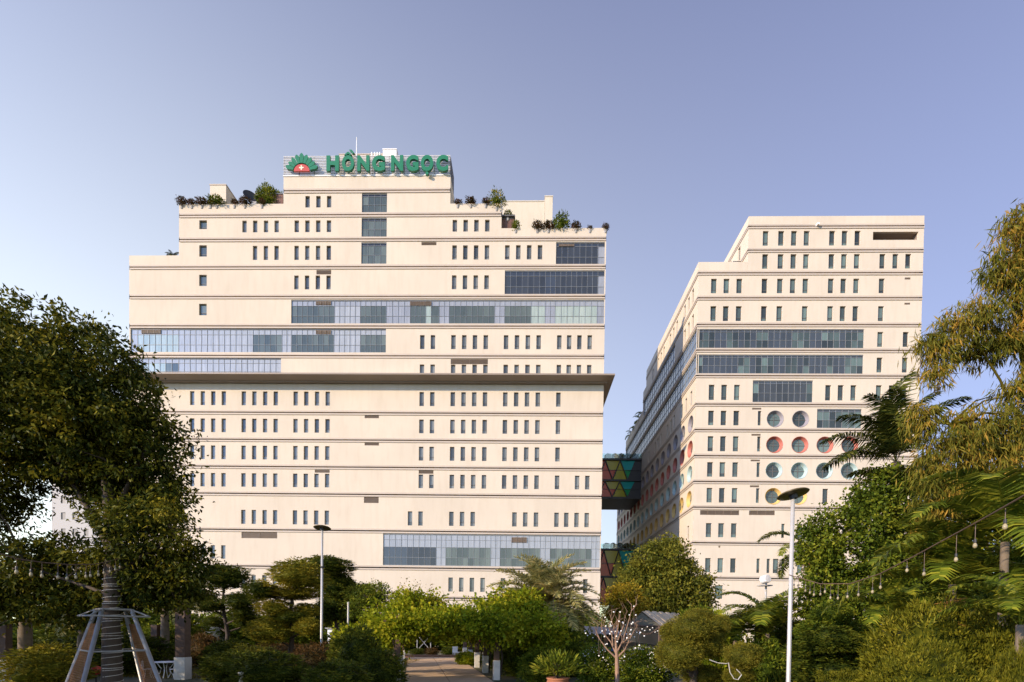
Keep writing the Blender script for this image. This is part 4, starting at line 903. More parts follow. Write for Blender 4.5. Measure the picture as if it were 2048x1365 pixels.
# ------------------------------------------------------------------ street lamps
def lamp(label, px, ytop, Y, rpx, tilt, s):
    p = U(px, ytop, Y); t = thing('street_lamp', label, 'street lamp', (p.x, Y, 0))
    link('pole', MB().tube([(p.x, Y, -.1), (p.x, Y, .5), (p.x, Y, p.z - .12)], [.10 * s, .085 * s, .07 * s], 14).mesh('pole', LAMPW, smooth=True), t)
    link('base_plate', MB().box(p.x - .2, p.x + .2, Y - .2, Y + .2, -.05, .03).mesh('base_plate', LAMPW), t)
    r = rpx / ppm(Y)
    h = link('lamp_disc', MB().lathe([(0.01, .07), (r * .5, .065), (r * .92, .03), (r, 0), (r * .95, -.02), (r * .5, -.03), (.001, -.03)], 36).mesh('lamp_disc', LAMPD, smooth=True), t, loc=p, rot=(R(-9), R(tilt), 0))
    link('hub', MB().lathe([(.001, -.14), (.13 * s, -.14), (.16 * s, -.03), (.001, -.03)], 16).mesh('hub', BLACKM), h, keep=False)
    return t, p
lamp('pale street lamp with flat disc head beside the palms', 1586, 989, 15.5, 29, -8, .78)
l1, lp = lamp('slim street lamp with small disc head and camera among topiary', 644.5, 1056.5, 28.0, 17, 0, .82)
cp_ = U(644, 1135, 28.0); link('camera', MB().tube([(cp_.x, 27.95, cp_.z), (cp_.x + .16, 27.8, cp_.z - .02)], .07, 10).mesh('camera', BLACKM), l1)
pp = U(696.5, 1206, 30); tp = thing('bare_pole', 'short thin pale pole standing among dark topiary', 'pole', (pp.x, 30, 0)); link('shaft', MB().tube([(pp.x, 30, -.1), (pp.x, 30, pp.z)], .05, 8).mesh('shaft', LIME), tp); link('cap', MB().lathe([(.001, .05), (.06, .03), (.06, -.05)], 8, tuple(pp)).mesh('cap', LIME), tp)

# ------------------------------------------------------------------ path and pergola
p00, p01, p10, p11 = G(806, 1362), G(986, 1362), G(815.5, 1317.5), G(918, 1317.5)
dirp = ((p10 + p11) / 2 - (p00 + p01) / 2).normalized(); perp = Vector((dirp.y, -dirp.x, 0)); wdt = 4.3
pc = (p00 + p01) / 2 - dirp * 12
pth = struct('path', MB().quad([pc - perp * wdt / 2, pc + perp * wdt / 2, pc + perp * wdt / 2 + dirp * 31, pc - perp * wdt / 2 + dirp * 31]).mesh('path', SOIL))
pth.location.z = .004
for i in range(14):
    for j in range(2):
        a = pc - perp * (wdt / 2 - .02) + perp * j * wdt / 2 + dirp * (2.2 * i); b = a + perp * (wdt / 2 - .04); L_ = dirp * 2.17; h = .035 + .006 * rb_.random()
        sl = MB(); lo = [a, b, b + L_, a + L_]; sl.quad([v + Vector((0, 0, h)) for v in lo])
        for k in range(4): sl.quad([lo[k], lo[(k + 1) % 4], lo[(k + 1) % 4] + Vector((0, 0, h)), lo[k] + Vector((0, 0, h))])
        link('paving_slab', sl.mesh('paving_slab', CONC), pth)
pg0 = (p00 + p01) / 2 + dirp * .5; PR = wdt / 2 + .35; PH = 2.8; ang = math.atan2(dirp.y, dirp.x)
pgl = thing('pergola', 'long timber pergola with limewashed post bases over the path', 'pergola', (pg0.x, pg0.y, 0)); npost = 5; psp = 4.0
for i in range(npost):
    for sgn in (-1, 1):
        c = pg0 + perp * sgn * PR + dirp * (psp * i)
        po = link('post', MB().box(-.13, .13, -.13, .13, -.1, PH).mesh('post', POSTB), pgl, loc=c, rot=(0, 0, ang)); link('post_base', MB().box(-.16, .16, -.16, .16, -.1, 1.0).mesh('post_base', LIME), po, keep=False)
    c = pg0 + dirp * (psp * i); link('cross_beam', MB().box(-.07, .07, -PR - .7, PR + .7, PH + .0, PH + .2).mesh('cross_beam', POSTB), pgl, loc=c, rot=(0, 0, ang))
for sgn in (-1, 1):
    c = pg0 + perp * sgn * PR; link('beam', MB().box(-.8, psp * (npost - 1) + .8, -.08, .08, PH + .2, PH + .4).mesh('beam', POSTB), pgl, loc=c, rot=(0, 0, ang))
vn = thing('climbing_vine', 'bright yellow green vine smothering the pergola over the path', 'vine', (pg0.x, pg0.y, 0))
rng = np.random.default_rng(77); vY = 27.0
ve = lambda px, py, rx, ry, Y, rd=1.2: (U(px, py, Y).x, Y, U(px, py, Y).z, rx / ppm(Y), rd, ry / ppm(Y))
ells = [ve(800, 1228, 60, 40, 27), ve(870, 1248, 70, 32, 26.5), ve(960, 1245, 70, 36, 26.5), ve(1040, 1235, 70, 42, 27), ve(1095, 1260, 40, 32, 26), ve(760, 1262, 45, 30, 26.5), ve(820, 1205, 35, 22, 28), ve(985, 1215, 40, 26, 28), ve(1050, 1205, 35, 22, 28), ve(900, 1258, 150, 18, 25.5), ve(1000, 1268, 110, 18, 25.5), ve(780, 1278, 40, 22, 26), ve(900, 1240, 130, 14, 33, 5), ve(1085, 1290, 40, 40, 26.5), ve(850, 1246, 80, 24, 24.8, .7), ve(950, 1250, 90, 24, 24.8, .7), ve(1040, 1252, 70, 26, 24.8, .7), ve(790, 1252, 50, 28, 24.8, .7), ve(850, 1205, 60, 16, 29), ve(1030, 1195, 50, 18, 29), ve(905, 1236, 60, 26, 26), ve(700, 1275, 30, 25, 27)]
P, d, Cc, ci = crown_points(rng, ells, 34000, 1150, .21, .5)
Dd = unit(d * .8 + rng.normal(size=P.shape) * .4 + np.array([-.1, -.1, -.1]))
link('leaves', leaf_mesh('leaves', P, Dd, .20 * (.6 + .7 * rng.random(len(P))), .135 * (.7 + .6 * rng.random(len(P))), L_VINE, rng, rnd=rng.random(1150)[ci] * .45 + rng.random(len(P)) * .55), vn)
vs2 = MB()
for sgn in (-1, 1):
    for i in range(3):
        c = pg0 + perp * sgn * (PR + .2) + dirp * (psp * i); vs2.tube([c, c + Vector((.1, .1, 1.2)), c + Vector((-.08, 0, 2.2)), c + Vector((0, .1, 3.4))], [.06, .05, .045, .03], 6)
for k in range(16):
    p = U(770 + 360 * rb_.random(), 1225, 27 + rb_.random() * 2); vs2.tube([p, p + Vector((rb_.uniform(-.3, .3), 0, .6)), p + Vector((rb_.uniform(-.6, .6), 0, 1.1 + rb_.random() * .5))], [.012, .009, .004], 4)
link('stems', vs2.mesh('stems', BARK), vn)['kind'] = 'stuff'
# shoots with small leaves above the vine, and purple blossoms
sh_ = []; 
for (px, y0, y1) in ((803, 1215, 1155), (812, 1210, 1170), (855, 1215, 1165), (868, 1220, 1180), (795, 1220, 1170), (930, 1225, 1190), (985, 1215, 1180), (1010, 1210, 1178), (1060, 1205, 1176), (1120, 1245, 1225), (760, 1235, 1205), (880, 1225, 1200), (830, 1205, 1160)):
    for k in range(60):
        f = rb_.random(); sh_.append(tuple(U(px + rb_.gauss(0, 5) + f * 6, y0 + (y1 - y0) * f, 27.5)))
P = np.array(sh_); link('shoots', leaf_mesh('shoots', P, rand_dir(rng, len(P)), .12, .05, L_YTREE, rng), vn)['kind'] = 'stuff'
BLOS = leafmat('blossom_magenta', [(.4, .03, .14), (.5, .06, .2)], .2)
P = np.array([tuple(U(x + rb_.gauss(0, 2), y + rb_.gauss(0, 2), 25.2)) for x, y in ((1042, 1256), (1046, 1258), (1070, 1268), (1000, 1254), (965, 1280), (930, 1240), (1044, 1252)) for _ in range(5)])
link('blossoms', leaf_mesh('blossoms', P, rand_dir(rng, len(P)), .10, .08, BLOS, rng), vn)['kind'] = 'stuff'

# ------------------------------------------------------------------ left and middle garden
topiary('cloud pruned tree with dark flat pads beside the dark leafy tree', 34, (452, 448), [(446, 1154, 45, 26), (482, 1203, 28, 18), (420, 1211, 32, 15), (430, 1244, 19, 11), (487, 1227, 27, 16), (400, 1195, 22, 14), (500, 1245, 22, 14)], 'dark')
topiary('golden brown cloud pruned tree standing beside slim street lamp', 30, (577, 590), [(596, 1152, 46, 30), (585, 1188, 48, 13), (549, 1217, 34, 17), (535, 1262, 40, 24), (613, 1222, 24, 16), (615, 1253, 24, 17), (558, 1248, 22, 13, 'dark'), (523, 1182, 32, 19, 'dark'), (580, 1235, 26, 12, 'dark')], 'gold')
topiary('tall dark green cloud pruned tree behind slim street lamp', 38, (672, 660), [(655, 1132, 46, 20), (668, 1170, 40, 30), (650, 1228, 24, 24), (722, 1190, 30, 24), (672, 1212, 36, 24), (700, 1230, 26, 18), (690, 1175, 24, 22)], 'dark')
tree('weeping_shrub', 'leafy small tree with drooping twigs beside dark cloud pruned tree', 'tree', (U(742, 1300, 36).x, 36, 0), [(U(742, 1300, 36).x, 36, -.1), U(742, 1240, 36), U(740, 1190, 36)], [.12, .09, .05], [([U(742, 1240, 36), U(760, 1190, 36)], .05, .02)],
     [(U(745, 1195, 36).x, 36, U(745, 1190, 36).z, 1.4, 1.2, 1.0), (U(728, 1210, 36).x, 36, U(728, 1215, 36).z, 1.3, 1.1, 1.2), (U(755, 1215, 36).x, 36, U(755, 1220, 36).z, .8, .8, .9)], 6000, 260, .16, .16, .08, L_IVY, 5)
for a in (('brown clipped dome shrub on the lawn beside the dark timber post', 404, 1269, 34, 31, 'red', 0), ('dark clipped shrub behind brown dome shrub', 452, 1283, 36, 29, 'dark', 1), ('green bushy shrub at lawn edge below dark cloud pruned tree', 462, 1302, 46, 23, 'dark', 0),
          ('olive shrub in front of golden cloud pruned tree', 507, 1298, 42, 25, 'gold', 2), ('large near black clipped shrub below golden topiary', 540, 1306, 62, 20, 'dark', 2), ('reddish brown rounded shrub at the foot of slim street lamp', 640, 1288, 50, 24, 'red', 1),
          ('dark conical conifer shrub beside the pergola', 712, 1262, 46, 23, 'dark', 1), ('dark low shrub in front of the conical conifer', 672, 1322, 52, 18, 'dark', 0), ('dark shrub against the left side of the pergola', 760, 1302, 42, 21, 'dark', 2),
          ('reddish low hedge shrub behind golden topiary trunk', 560, 1288, 60, 33, 'red', 2), ('dark green round shrub beneath the tall cloud pruned tree', 690, 1262, 34, 32, 'dark', 2), ('small golden shrub beside bare pole', 683, 1276, 20, 27, 'gold', 1),
          ('dark dome shrub under the big tree near white table', 345, 1290, 26, 28, 'dark', 0), ('olive shrub left of the steel tree frame', 95, 1296, 62, 20, 'gold', 0), ('dark shrub behind the steel tree frame', 270, 1270, 55, 26, 'dark', 1), ('low dark hedge shrub at the far left post', 20, 1300, 60, 22, 'dark', 2), ('dark leafy shrub behind the tree trunk', 170, 1262, 70, 27, 'dark', 0),
          ('dark shrub beside the tall timber post', 320, 1255, 40, 33, 'ivyb', 0), ('dense dark hedge shrub behind the left garden', 90, 1235, 90, 38, 'ivyb', 1), ('dark hedge shrub behind steel tree guard', 240, 1228, 90, 40, 'ivyb', 2), ('dark hedge shrub farthest behind the timber post', 345, 1222, 60, 43, 'ivyb', 0)):
    bush(*a)
# posts
def post(label, px, ytop, Y, w_=.26, name='timber_post'):
    p = U(px, ytop, Y); t = thing(name, label, 'post', (p.x, Y, 0)); link('shaft', MB().box(p.x - w_ / 2, p.x + w_ / 2, Y - w_ / 2, Y + w_ / 2, -.1, p.z).mesh('shaft', POSTB), t)
    link('limewashed_base', MB().box(p.x - w_ / 2 - .03, p.x + w_ / 2 + .03, Y - w_ / 2 - .03, Y + w_ / 2 + .03, -.1, 1.05).mesh('limewashed_base', LIME), t)
post('dark timber post with pale base beside white garden table', 366, 1185, 24, .46); post('reddish timber post with pale base at edge of leafy tree', 11, 1240, 21, .3); post('slender post with pale base behind the garden table', 312, 1250, 27, .34)
sp = U(482, 1345, 22); t = thing('bollard', 'short cream post among dark clipped shrubs', 'post', (sp.x, 19, 0)); sp = U(482, 1345, 19)
link('shaft', MB().lathe([(.11, -.1), (.08, .05), (.075, sp.z - .08), (.10, sp.z - .06), (.10, sp.z), (.001, sp.z + .02)], 12, (sp.x, 19, 0)).mesh('shaft', LIME), t); t.location = (sp.x, 19, 0); WLOC[t.name] = Vector((sp.x, 19, 0)); t.children[0].matrix_parent_inverse = Matrix.Translation((-sp.x, -19, 0))
# white cast iron table and chairs
tp_ = U(331, 1325, 24.5); Zt = .78; tx, ty = tp_.x, 24.5
tt = thing('garden_table', 'white ornate cast iron garden table beside the timber post', 'table', (tx, ty, 0))
link('table_top', MB().lathe([(.001, Zt), (.52, Zt), (.54, Zt - .02), (.52, Zt - .04), (.001, Zt - .04)], 28).mesh('table_top', WHITE), tt, keep=False)
for k in range(4):
    a = k * math.pi / 2 + .4; c, s_ = math.cos(a), math.sin(a); link('leg', MB().tube([(c * .38, s_ * .38, Zt - .04), (c * .18, s_ * .18, .45), (c * .22, s_ * .22, .25), (c * .42, s_ * .42, 0)], .022, 6).mesh('leg', WHITE), tt, keep=False)
def gchair(label, x, y, rz):
    t = thing('garden_chair', label, 'chair', (x, y, 0), 'white chairs around the garden table', rz)
    link('seat', MB().lathe([(.001, .45), (.22, .45), (.23, .43), (.001, .42)], 18).mesh('seat', WHITE), t, keep=False)
    for sx, sy in ((1, 1), (1, -1), (-1, 1), (-1, -1)): link('leg', MB().tube([(sx * .14, sy * .14, .43), (sx * .12, sy * .12, .22), (sx * .2, sy * .2, 0)], .016, 6).mesh('leg', WHITE), t, keep=False)
    bk = MB(); bk.tube([(.2 * math.cos(u), .2 + .02, .45 + .42 * math.sin(u)) for u in np.linspace(0, math.pi, 13)], .018, 6)
    for k in range(-2, 3): bk.tube([(k * .07, .22, .45), (k * .06, .22, .82 - abs(k) * .06)], .012, 5)
    bk.tube([(.07 * math.cos(u), .22, .66 + .07 * math.sin(u)) for u in np.linspace(0, 2 * math.pi, 13)], .012, 5); link('backrest', bk.mesh('backrest', WHITE), t, keep=False)
for x, y, rz in ((tx - .55, ty - .45, R(140)), (tx + .6, ty - .2, R(-110)), (tx + .1, ty + .8, R(5))): gchair('white ornate cast iron garden chair at the garden table', x, y, rz)
rr = U(192, 1341, 22); rd = thing('red_lantern', 'small red lantern behind the steel frame legs', 'lantern', (rr.x, 22, 0))
link('globe', MB().lathe([(.05, -.2), (.16, -.14), (.19, 0), (.16, .14), (.05, .2)], 16, (rr.x, 22, rr.z)).mesh('globe', REDP, smooth=True), rd); link('stand', MB().tube([(rr.x, 22, -.05), (rr.x, 22, rr.z - .18)], .03, 6).mesh('stand', BLACKM), rd)
# white kiosk and low pale buildings behind the topiary
for nm, lb, a, b, yt, Y, dep in (('white_kiosk', 'low white kiosk half hidden behind dark cloud pruned tree', 362, 402, 1243, 52, 5), ('white_shed', 'white shed wall glimpsed behind golden topiary', 655, 715, 1258, 54, 5)):
    x0, x1 = U(a, yt, Y).x, U(b, yt, Y).x; h = U(a, yt, Y).z; t = thing(nm, lb, 'shed', ((x0 + x1) / 2, Y, 0)); link('wall', MB().box(x0, x1, Y, Y + dep, -.1, h).mesh('wall', WHITE), t); link('roof', MB().box(x0 - .2, x1 + .2, Y - .2, Y + dep, h + .002, h + .12).mesh('roof', GREYROOF), t); link('door', MB().box(x0 + .4, x0 + 1.3, Y - .04, Y - .003, 0, 2.0).mesh('door', FRAME), t)

# end of the path: kerb, shrubs in planters, chair, trestle
ke = pc + dirp * 31.2
kb = thing('brick_planter', 'low brick planter wall closing the end of the path', 'planter', (ke.x, ke.y, 0))
for k in range(16):
    c = ke + perp * (-4.0 + .5 * k + .25); link('brick', MB().box(-.15, .15, -.245, .245, -.05, .22 + .01 * (k % 2)).mesh('brick', BRICK), kb, loc=c, rot=(0, 0, ang))
for lb, px, yt, rx, kd in (('small green shrub in the brick planter nearest the pergola posts', 835, 1297, 13, 'dark'), ('orange tinged shrub in the middle of the brick planter', 863, 1296, 13, 'red'), ('dark ball shrub in the brick planter beside white chair', 897, 1294, 12, 'dark')): bush(lb, px, yt, rx, 47, kd)
cx_ = U(912, 1316, 44.5); ch = thing('plastic_chair', 'white slatted chair beside the ball shrub at path end', 'chair', (cx_.x, 44.5, 0), None, R(30))
link('seat', MB().box(-.24, .24, -.24, .24, .42, .46).mesh('seat', WHITE), ch, keep=False); link('backrest', MB().box(-.24, .24, .22, .26, .461, .95).mesh('backrest', WHITE), ch, keep=False)
for sx in (-1, 1):
    for sy in (-1, 1): link('leg', MB().box(sx * .2 - .025, sx * .2 + .025, sy * .2 - .025, sy * .2 + .025, 0, .42).mesh('leg', WHITE), ch, keep=False)
tx_ = U(848, 1285, 52); ts = thing('steel_trestle', 'grey steel cross braced trestle beyond the path end', 'trestle', (tx_.x, 52, 0))
for sgn in (-1, 1):
    link('upright', MB().tube([(tx_.x + sgn * .7, 52, 0), (tx_.x + sgn * .7, 52, 2.0)], .05, 6).mesh('upright', GALV), ts); link('cross_brace', MB().tube([(tx_.x + sgn * .7, 52, .2), (tx_.x - sgn * .7, 52, 1.8)], .035, 6).mesh('cross_brace', GALV), ts)
link('top_bar', MB().tube([(tx_.x - .9, 52, 1.95), (tx_.x + .9, 52, 1.95)], .05, 6).mesh('top_bar', GALV), ts)
# hedge trees behind, closing the view under the pergola
for k, (px, Y, r, yt) in enumerate(((790, 58, 60, 1240), (860, 60, 60, 1232), (935, 58, 62, 1240), (1010, 57, 60, 1236), (1090, 57, 60, 1230), (1160, 57, 50, 1226), (720, 57, 60, 1226), (600, 57, 60, 1232), (520, 58, 60, 1234), (440, 58, 60, 1230))):
    bush('dark hedge bush along the building foot ' + ('behind the left end of the pergola', 'straight beyond the path end', 'behind the ball shrub planter', 'behind the right pergola posts', 'behind the silvery date palm', 'below the small yellowish tree', 'behind the bare pole', 'behind the golden topiary', 'between golden topiary and white kiosk', 'beside the white kiosk')[k], px, yt, r, Y, 'ivyb', k % 3)
# shrubs either side under pergola
for lb, px, yt, rx, Y, kd in (('olive grass tuft shrub right of path by pergola posts', 935, 1305, 22, 36, 'vineb'), ('dark shrub filling the right side of the pergola', 1050, 1292, 45, 28, 'ivyb'), ('dark shrub behind right pergola posts', 1000, 1300, 30, 33, 'dark')): bush(lb, px, yt, rx, Y, kd)

# ------------------------------------------------------------------ palms
FD = [frond_mesh('frond', 3.0, 64, .64, .065, R(55), R(75), .25, L_DATE, i, tipdrop=.12, fan=.85, jitter=.2) for i in range(3)]
FA = [frond_mesh('frond', 2.7, 48, .72, .066, R(68), R(105), .30, L_PALM, 10 + i, tipdrop=.30, fan=.6, jitter=.06) for i in range(4)]
FC = [frond_mesh('frond', 3.6, 58, .85, .070, R(50), R(80), .15, L_PALMD, 20 + i, tipdrop=.45, fan=.6, jitter=.08) for i in range(3)]
FX = [frond_mesh('frond', 2.0, 30, .5, .04, R(30), R(110), .1, L_DEAD, 30 + i, tipdrop=.6, fan=.7, jitter=.2) for i in range(2)]
rp_ = random.Random(11)
def crown(meshes, n, t0, t1, s=1.0, dead=0, a0=0):
    r_ = [(meshes[i % len(meshes)], a0 + i * 2.39996 + rp_.uniform(-.2, .2), t0 + (t1 - t0) * (i / max(1, n - 1)) + rp_.uniform(-.12, .12), s * rp_.uniform(.85, 1.1), rp_.uniform(-.1, .1)) for i in range(n)]
    return r_ + [(FX[i % 2], a0 + 1 + i * 2.1, R(-75) + rp_.uniform(-.2, .2), s * .8, -.15) for i in range(dead)]
b_ = U(1088, 1212, 31); palm('date_palm', 'silvery date palm rising behind the right end of the pergola vine', (b_.x, 31, 0), b_.z, .28, crown(FD, 96, R(36), R(-62), 1.2))
b_ = U(50, 1178, 20); palm('date_palm', 'pale drooping date palm behind the leafy tree at the left', (b_.x, 20, 0), b_.z, .22, crown(FD, 26, R(10), R(-75), .8))
b_ = U(165, 1232, 24); palm('date_palm', 'small drooping date palm beside the steel tree guard', (b_.x, 24, 0), b_.z, .2, crown(FD, 18, R(0), R(-70), .62))
b_ = U(330, 1195, 27); palm('date_palm', 'shaded date palm between tree guard and timber post', (b_.x, 27, 0), b_.z, .2, crown(FD, 20, R(5), R(-70), .75))
# feather palms on the right
b_ = U(1535, 1268, 21.5); palm('areca_palm', 'fresh green areca palm just behind the disc head lamp post', (b_.x, 21.5, 0), b_.z, .10, crown(FA, 15, R(15), R(-40), 1.15))
b_ = U(1470, 1275, 23); palm('areca_palm', 'areca palm with arching fronds between olive topiary and lamp post', (b_.x, 23, 0), b_.z, .10, crown(FA, 11, R(5), R(-45), .95, 1))
b_ = U(1592, 1105, 23.5); palm('areca_palm', 'thin palm whose fronds poke out behind the lamp pole', (b_.x + .6, 23.5, 0), b_.z, .10, crown(FA, 7, R(-10), R(-60), .9, 1, a0=2.6))
b_ = U(1792, 925, 23.5)
palm('coconut_palm', 'tall dark feather palm with upright frond above the ivy covered mass', (b_.x, 23.5, 0), b_.z, .22, [(FC[0], R(172), R(2), 1.0, 0), (FC[1], R(160), R(28), 1.0, 0), (FC[2], R(195), R(-22), .95, 0), (FC[0], R(12), R(64), 1.25, 0), (FC[1], R(215), R(8), 1.0, 0), (FC[2], R(120), R(-8), 1.0, 0), (FC[0], R(250), R(-25), .95, 0), (FC[1], R(320), R(25), 1.0, 0), (FC[2], R(60), R(15), 1.0, 0), (FC[1], R(180), R(48), 1.0, .05), (FC[2], R(230), R(35), 1.0, 0), (FC[0], R(340), R(45), 1.0, 0)])
b_ = U(1835, 1010, 22); palm('coconut_palm', 'dark feather palm leaning into the bamboo foliage', (b_.x, 22, 0), b_.z, .2, [(FC[i % 3], R(40 + 47 * i), R(35 - 9 * i), .95, 0) for i in range(8)])
b_ = U(2010, 1085, 11.5); palm('areca_palm', 'large green areca palm at the right under string light', (b_.x, 11.5, 0), b_.z, .09, crown(FA, 15, R(20), R(-40), 1.0, 0, a0=.4))
b_ = U(1905, 1170, 13); palm('areca_palm', 'areca palm with orange dry fronds above the juniper mound', (b_.x, 13, 0), b_.z, .09, crown(FA, 14, R(15), R(-45), 1.0, 3, a0=1.2))
b_ = U(1800, 1245, 15); palm('areca_palm', 'low areca palm between layered bush and juniper mound', (b_.x, 15, 0), b_.z, .08, crown(FA, 11, R(10), R(-40), .8, 2, a0=.9))
b_ = U(2040, 1250, 9.5); palm('areca_palm', 'young palm with broad blades beside juniper mound', (b_.x, 9.5, 0), b_.z, .07, crown(FA, 9, R(15), R(-30), .6, 0, a0=2.0))

# ------------------------------------------------------------------ right side masses
Yi = 22.0; ie = lambda px, py, rx, ry, dy=0: (U(px, py, Yi + dy).x, Yi + dy, U(px, py, Yi + dy).z, rx / ppm(Yi), rx / ppm(Yi) * .8, ry / ppm(Yi))
bx2 = U(1740, 1300, Yi).x
tree('ivy_covered_tree', 'broad tree smothered in dense dark ivy behind the string light', 'tree', (bx2, Yi, 0), [(bx2, Yi, -.1), (bx2, Yi, 2.5), (bx2 + .3, Yi, 5.5)], [.35, .28, .15], [([(bx2, Yi, 2.5), U(1660, 1090, Yi)], .15, .05), ([(bx2, Yi, 3), U(1820, 1020, Yi)], .15, .05)],
     [ie(1700, 1110, 95, 105), ie(1785, 1030, 75, 95), ie(1645, 1085, 45, 60, -.4), ie(1845, 1120, 75, 110, .3), ie(1760, 1200, 120, 70, -.5), ie(1660, 1185, 60, 70), ie(1740, 1000, 40, 45, .3), ie(1900, 1200, 90, 90, .5), ie(1985, 1160, 90, 110, 1.0), ie(2070, 1170, 80, 120, 1.2)], 66000, 1900, .20, .15, .10, L_IVY, 31, shell=.28, droop=-.5)
Yb = 16.0; be = lambda px, py, rx, ry, dy=0: (U(px, py, Yb + dy).x, Yb + dy, U(px, py, Yb + dy).z, rx / ppm(Yb), rx / ppm(Yb) * .8, ry / ppm(Yb))
qb = lambda px, py, dy=0: U(px, py, Yb + dy); bb0 = qb(2075, 1300)
tree('bamboo_clump', 'tall drooping olive bamboo clump overhanging the porthole building', 'bamboo', (bb0.x, Yb, 0), [(bb0.x, Yb, -.1), qb(2070, 1100), qb(2058, 800), qb(2030, 560), qb(2045, 430)], [.07, .065, .055, .035, .012],
     [([qb(2065, 900), qb(2000, 760), qb(1930, 650), qb(1860, 670)], .045, .01), ([qb(2065, 1000), qb(1990, 880), qb(1900, 850), qb(1860, 900)], .045, .01), ([qb(2070, 1050), qb(2010, 960), qb(1930, 960), qb(1880, 1000)], .04, .01), ([qb(2050, 760), qb(2020, 600), qb(1985, 520)], .035, .01), ([qb(2080, 900), qb(2060, 640), qb(2050, 500)], .04, .01)],
     [be(2035, 480, 40, 70), be(1995, 545, 35, 45), be(2045, 590, 45, 50), be(1945, 630, 60, 40), be(1885, 685, 50, 45), be(1960, 690, 60, 40, .4), be(1870, 740, 30, 40), be(1990, 850, 70, 55), be(1920, 880, 70, 60), be(1870, 940, 50, 60), be(1960, 950, 90, 60, .3), be(2030, 900, 60, 80), be(1920, 1000, 80, 50, .3), be(2050, 780, 40, 50), be(1890, 1060, 55, 60, .3), be(2020, 680, 35, 30), be(2060, 440, 40, 60), be(2060, 540, 40, 60), be(2050, 660, 45, 60), be(2060, 1000, 60, 90), be(1850, 850, 35, 45)],
     29000, 1250, .13, .30, .036, L_BAMB, 41, droop=-1.3, out=.25, rand=.55, shell=.6, bark=L_GRASS)
Yo = 42.0; oe = lambda px, py, rx, ry, dy=0: (U(px, py, Yo + dy).x, Yo + dy, U(px, py, Yo + dy).z, rx / ppm(Yo), rx / ppm(Yo) * .9, ry / ppm(Yo)); ob = U(1325, 1300, Yo).x
tree('round_tree', 'round olive green tree in front of the lower sky bridge', 'tree', (ob, Yo, 0), [(ob, Yo, -.1), (ob, Yo, 2.5), U(1325, 1180, Yo), U(1322, 1120, Yo)], [.3, .25, .18, .08], [([U(1325, 1215, Yo), U(1370, 1170, Yo)], .12, .04), ([U(1325, 1210, Yo), U(1280, 1170, Yo)], .12, .04)],
     [oe(1320, 1135, 62, 55), oe(1365, 1165, 52, 48), oe(1285, 1170, 45, 42), oe(1395, 1195, 34, 36), oe(1330, 1190, 80, 45, -1), oe(1270, 1205, 35, 30), oe(1335, 1095, 28, 22)], 30000, 900, .30, .26, .14, L_OLIVE, 51, shell=.35)
Yy = 36.0; ye_ = lambda px, py, rx, ry: (U(px, py, Yy).x, Yy, U(px, py, Yy).z, rx / ppm(Yy), rx / ppm(Yy), ry / ppm(Yy)); yb_ = U(1240, 1300, Yy).x
tree('small_tree', 'small yellowish tree between date palm and round tree', 'tree', (yb_, Yy, 0), [(yb_, Yy, -.1), U(1240, 1250, Yy), U(1245, 1200, Yy)], [.14, .1, .05], [([U(1240, 1250, Yy), U(1220, 1210, Yy)], .06, .02)], [ye_(1248, 1188, 32, 20), ye_(1228, 1212, 26, 24), ye_(1262, 1208, 30, 22), ye_(1240, 1235, 30, 18)], 7000, 300, .2, .2, .09, L_YTREE, 61, shell=.4)

# clipped shapes on the right
topiary('olive cloud pruned conifer with stacked rounded pads beside greenhouse', 19.5, (1385, 1385), [(1397, 1232, 30, 16), (1380, 1262, 52, 32), (1343, 1264, 24, 20), (1360, 1308, 48, 34), (1404, 1352, 42, 24), (1420, 1290, 34, 30), (1435, 1250, 26, 20)], 'oliv')
topiary('small olive clipped conifer beside the curled white hose', 18, (1487, 1487), [(1485, 1312, 38, 27), (1478, 1352, 30, 18)], 'oliv')
bush('dome shrub with few white flowers in shade beside bare tree', 1195, 1297, 38, 24, 'ivyb', 0); bush('bright dome shrub dotted with white flowers beside bare tree', 1287, 1296, 46, 22.5, 'ivyb', 1)
for px, Y, rx, n in ((1195, 24, 38, 160), (1287, 22.5, 46, 330)):
    par = [o for o in COL.objects if o.type == 'EMPTY' and abs(o.location.y - Y) < .01 and o.name.startswith('clipped_shrub') and abs(o.location.x - U(px, 1297, Y).x) < .2][0]
    r = rx / ppm(Y); H = U(px, 1297, Y).z; fl = rand_dir(np.random.default_rng(int(px)), n); fl[:, 2] = np.abs(fl[:, 2]); P = fl * np.array([r, r, H * .52]) * 1.04 + np.array([0, 0, H * .48])
    o = link('flowers', leaf_mesh('flowers', P, fl, .07, .06, L_FLW, np.random.default_rng(1)), par, keep=False); o['kind'] = 'stuff'
Ye = 17.0; el_ = lambda px, py, rx, ry, dy=0: (U(px, py, Ye + dy).x, Ye + dy, U(px, py, Ye + dy).z, rx / ppm(Ye), rx / ppm(Ye), ry / ppm(Ye)); eb = U(1660, 1300, Ye).x
topiary('large dark green bush of layered feathery sprays beside lamp post', Ye, (1660, 1660), [(1660, 1235, 36, 26, 'ivyb'), (1635, 1265, 42, 24, 'ivyb'), (1690, 1268, 46, 26, 'ivyb'), (1640, 1300, 58, 28, 'dark'), (1695, 1308, 52, 30, 'ivyb'), (1660, 1340, 70, 32, 'dark'), (1655, 1280, 50, 30, 'dark')], 'ivyb', name='layered_bush', cat='shrub')
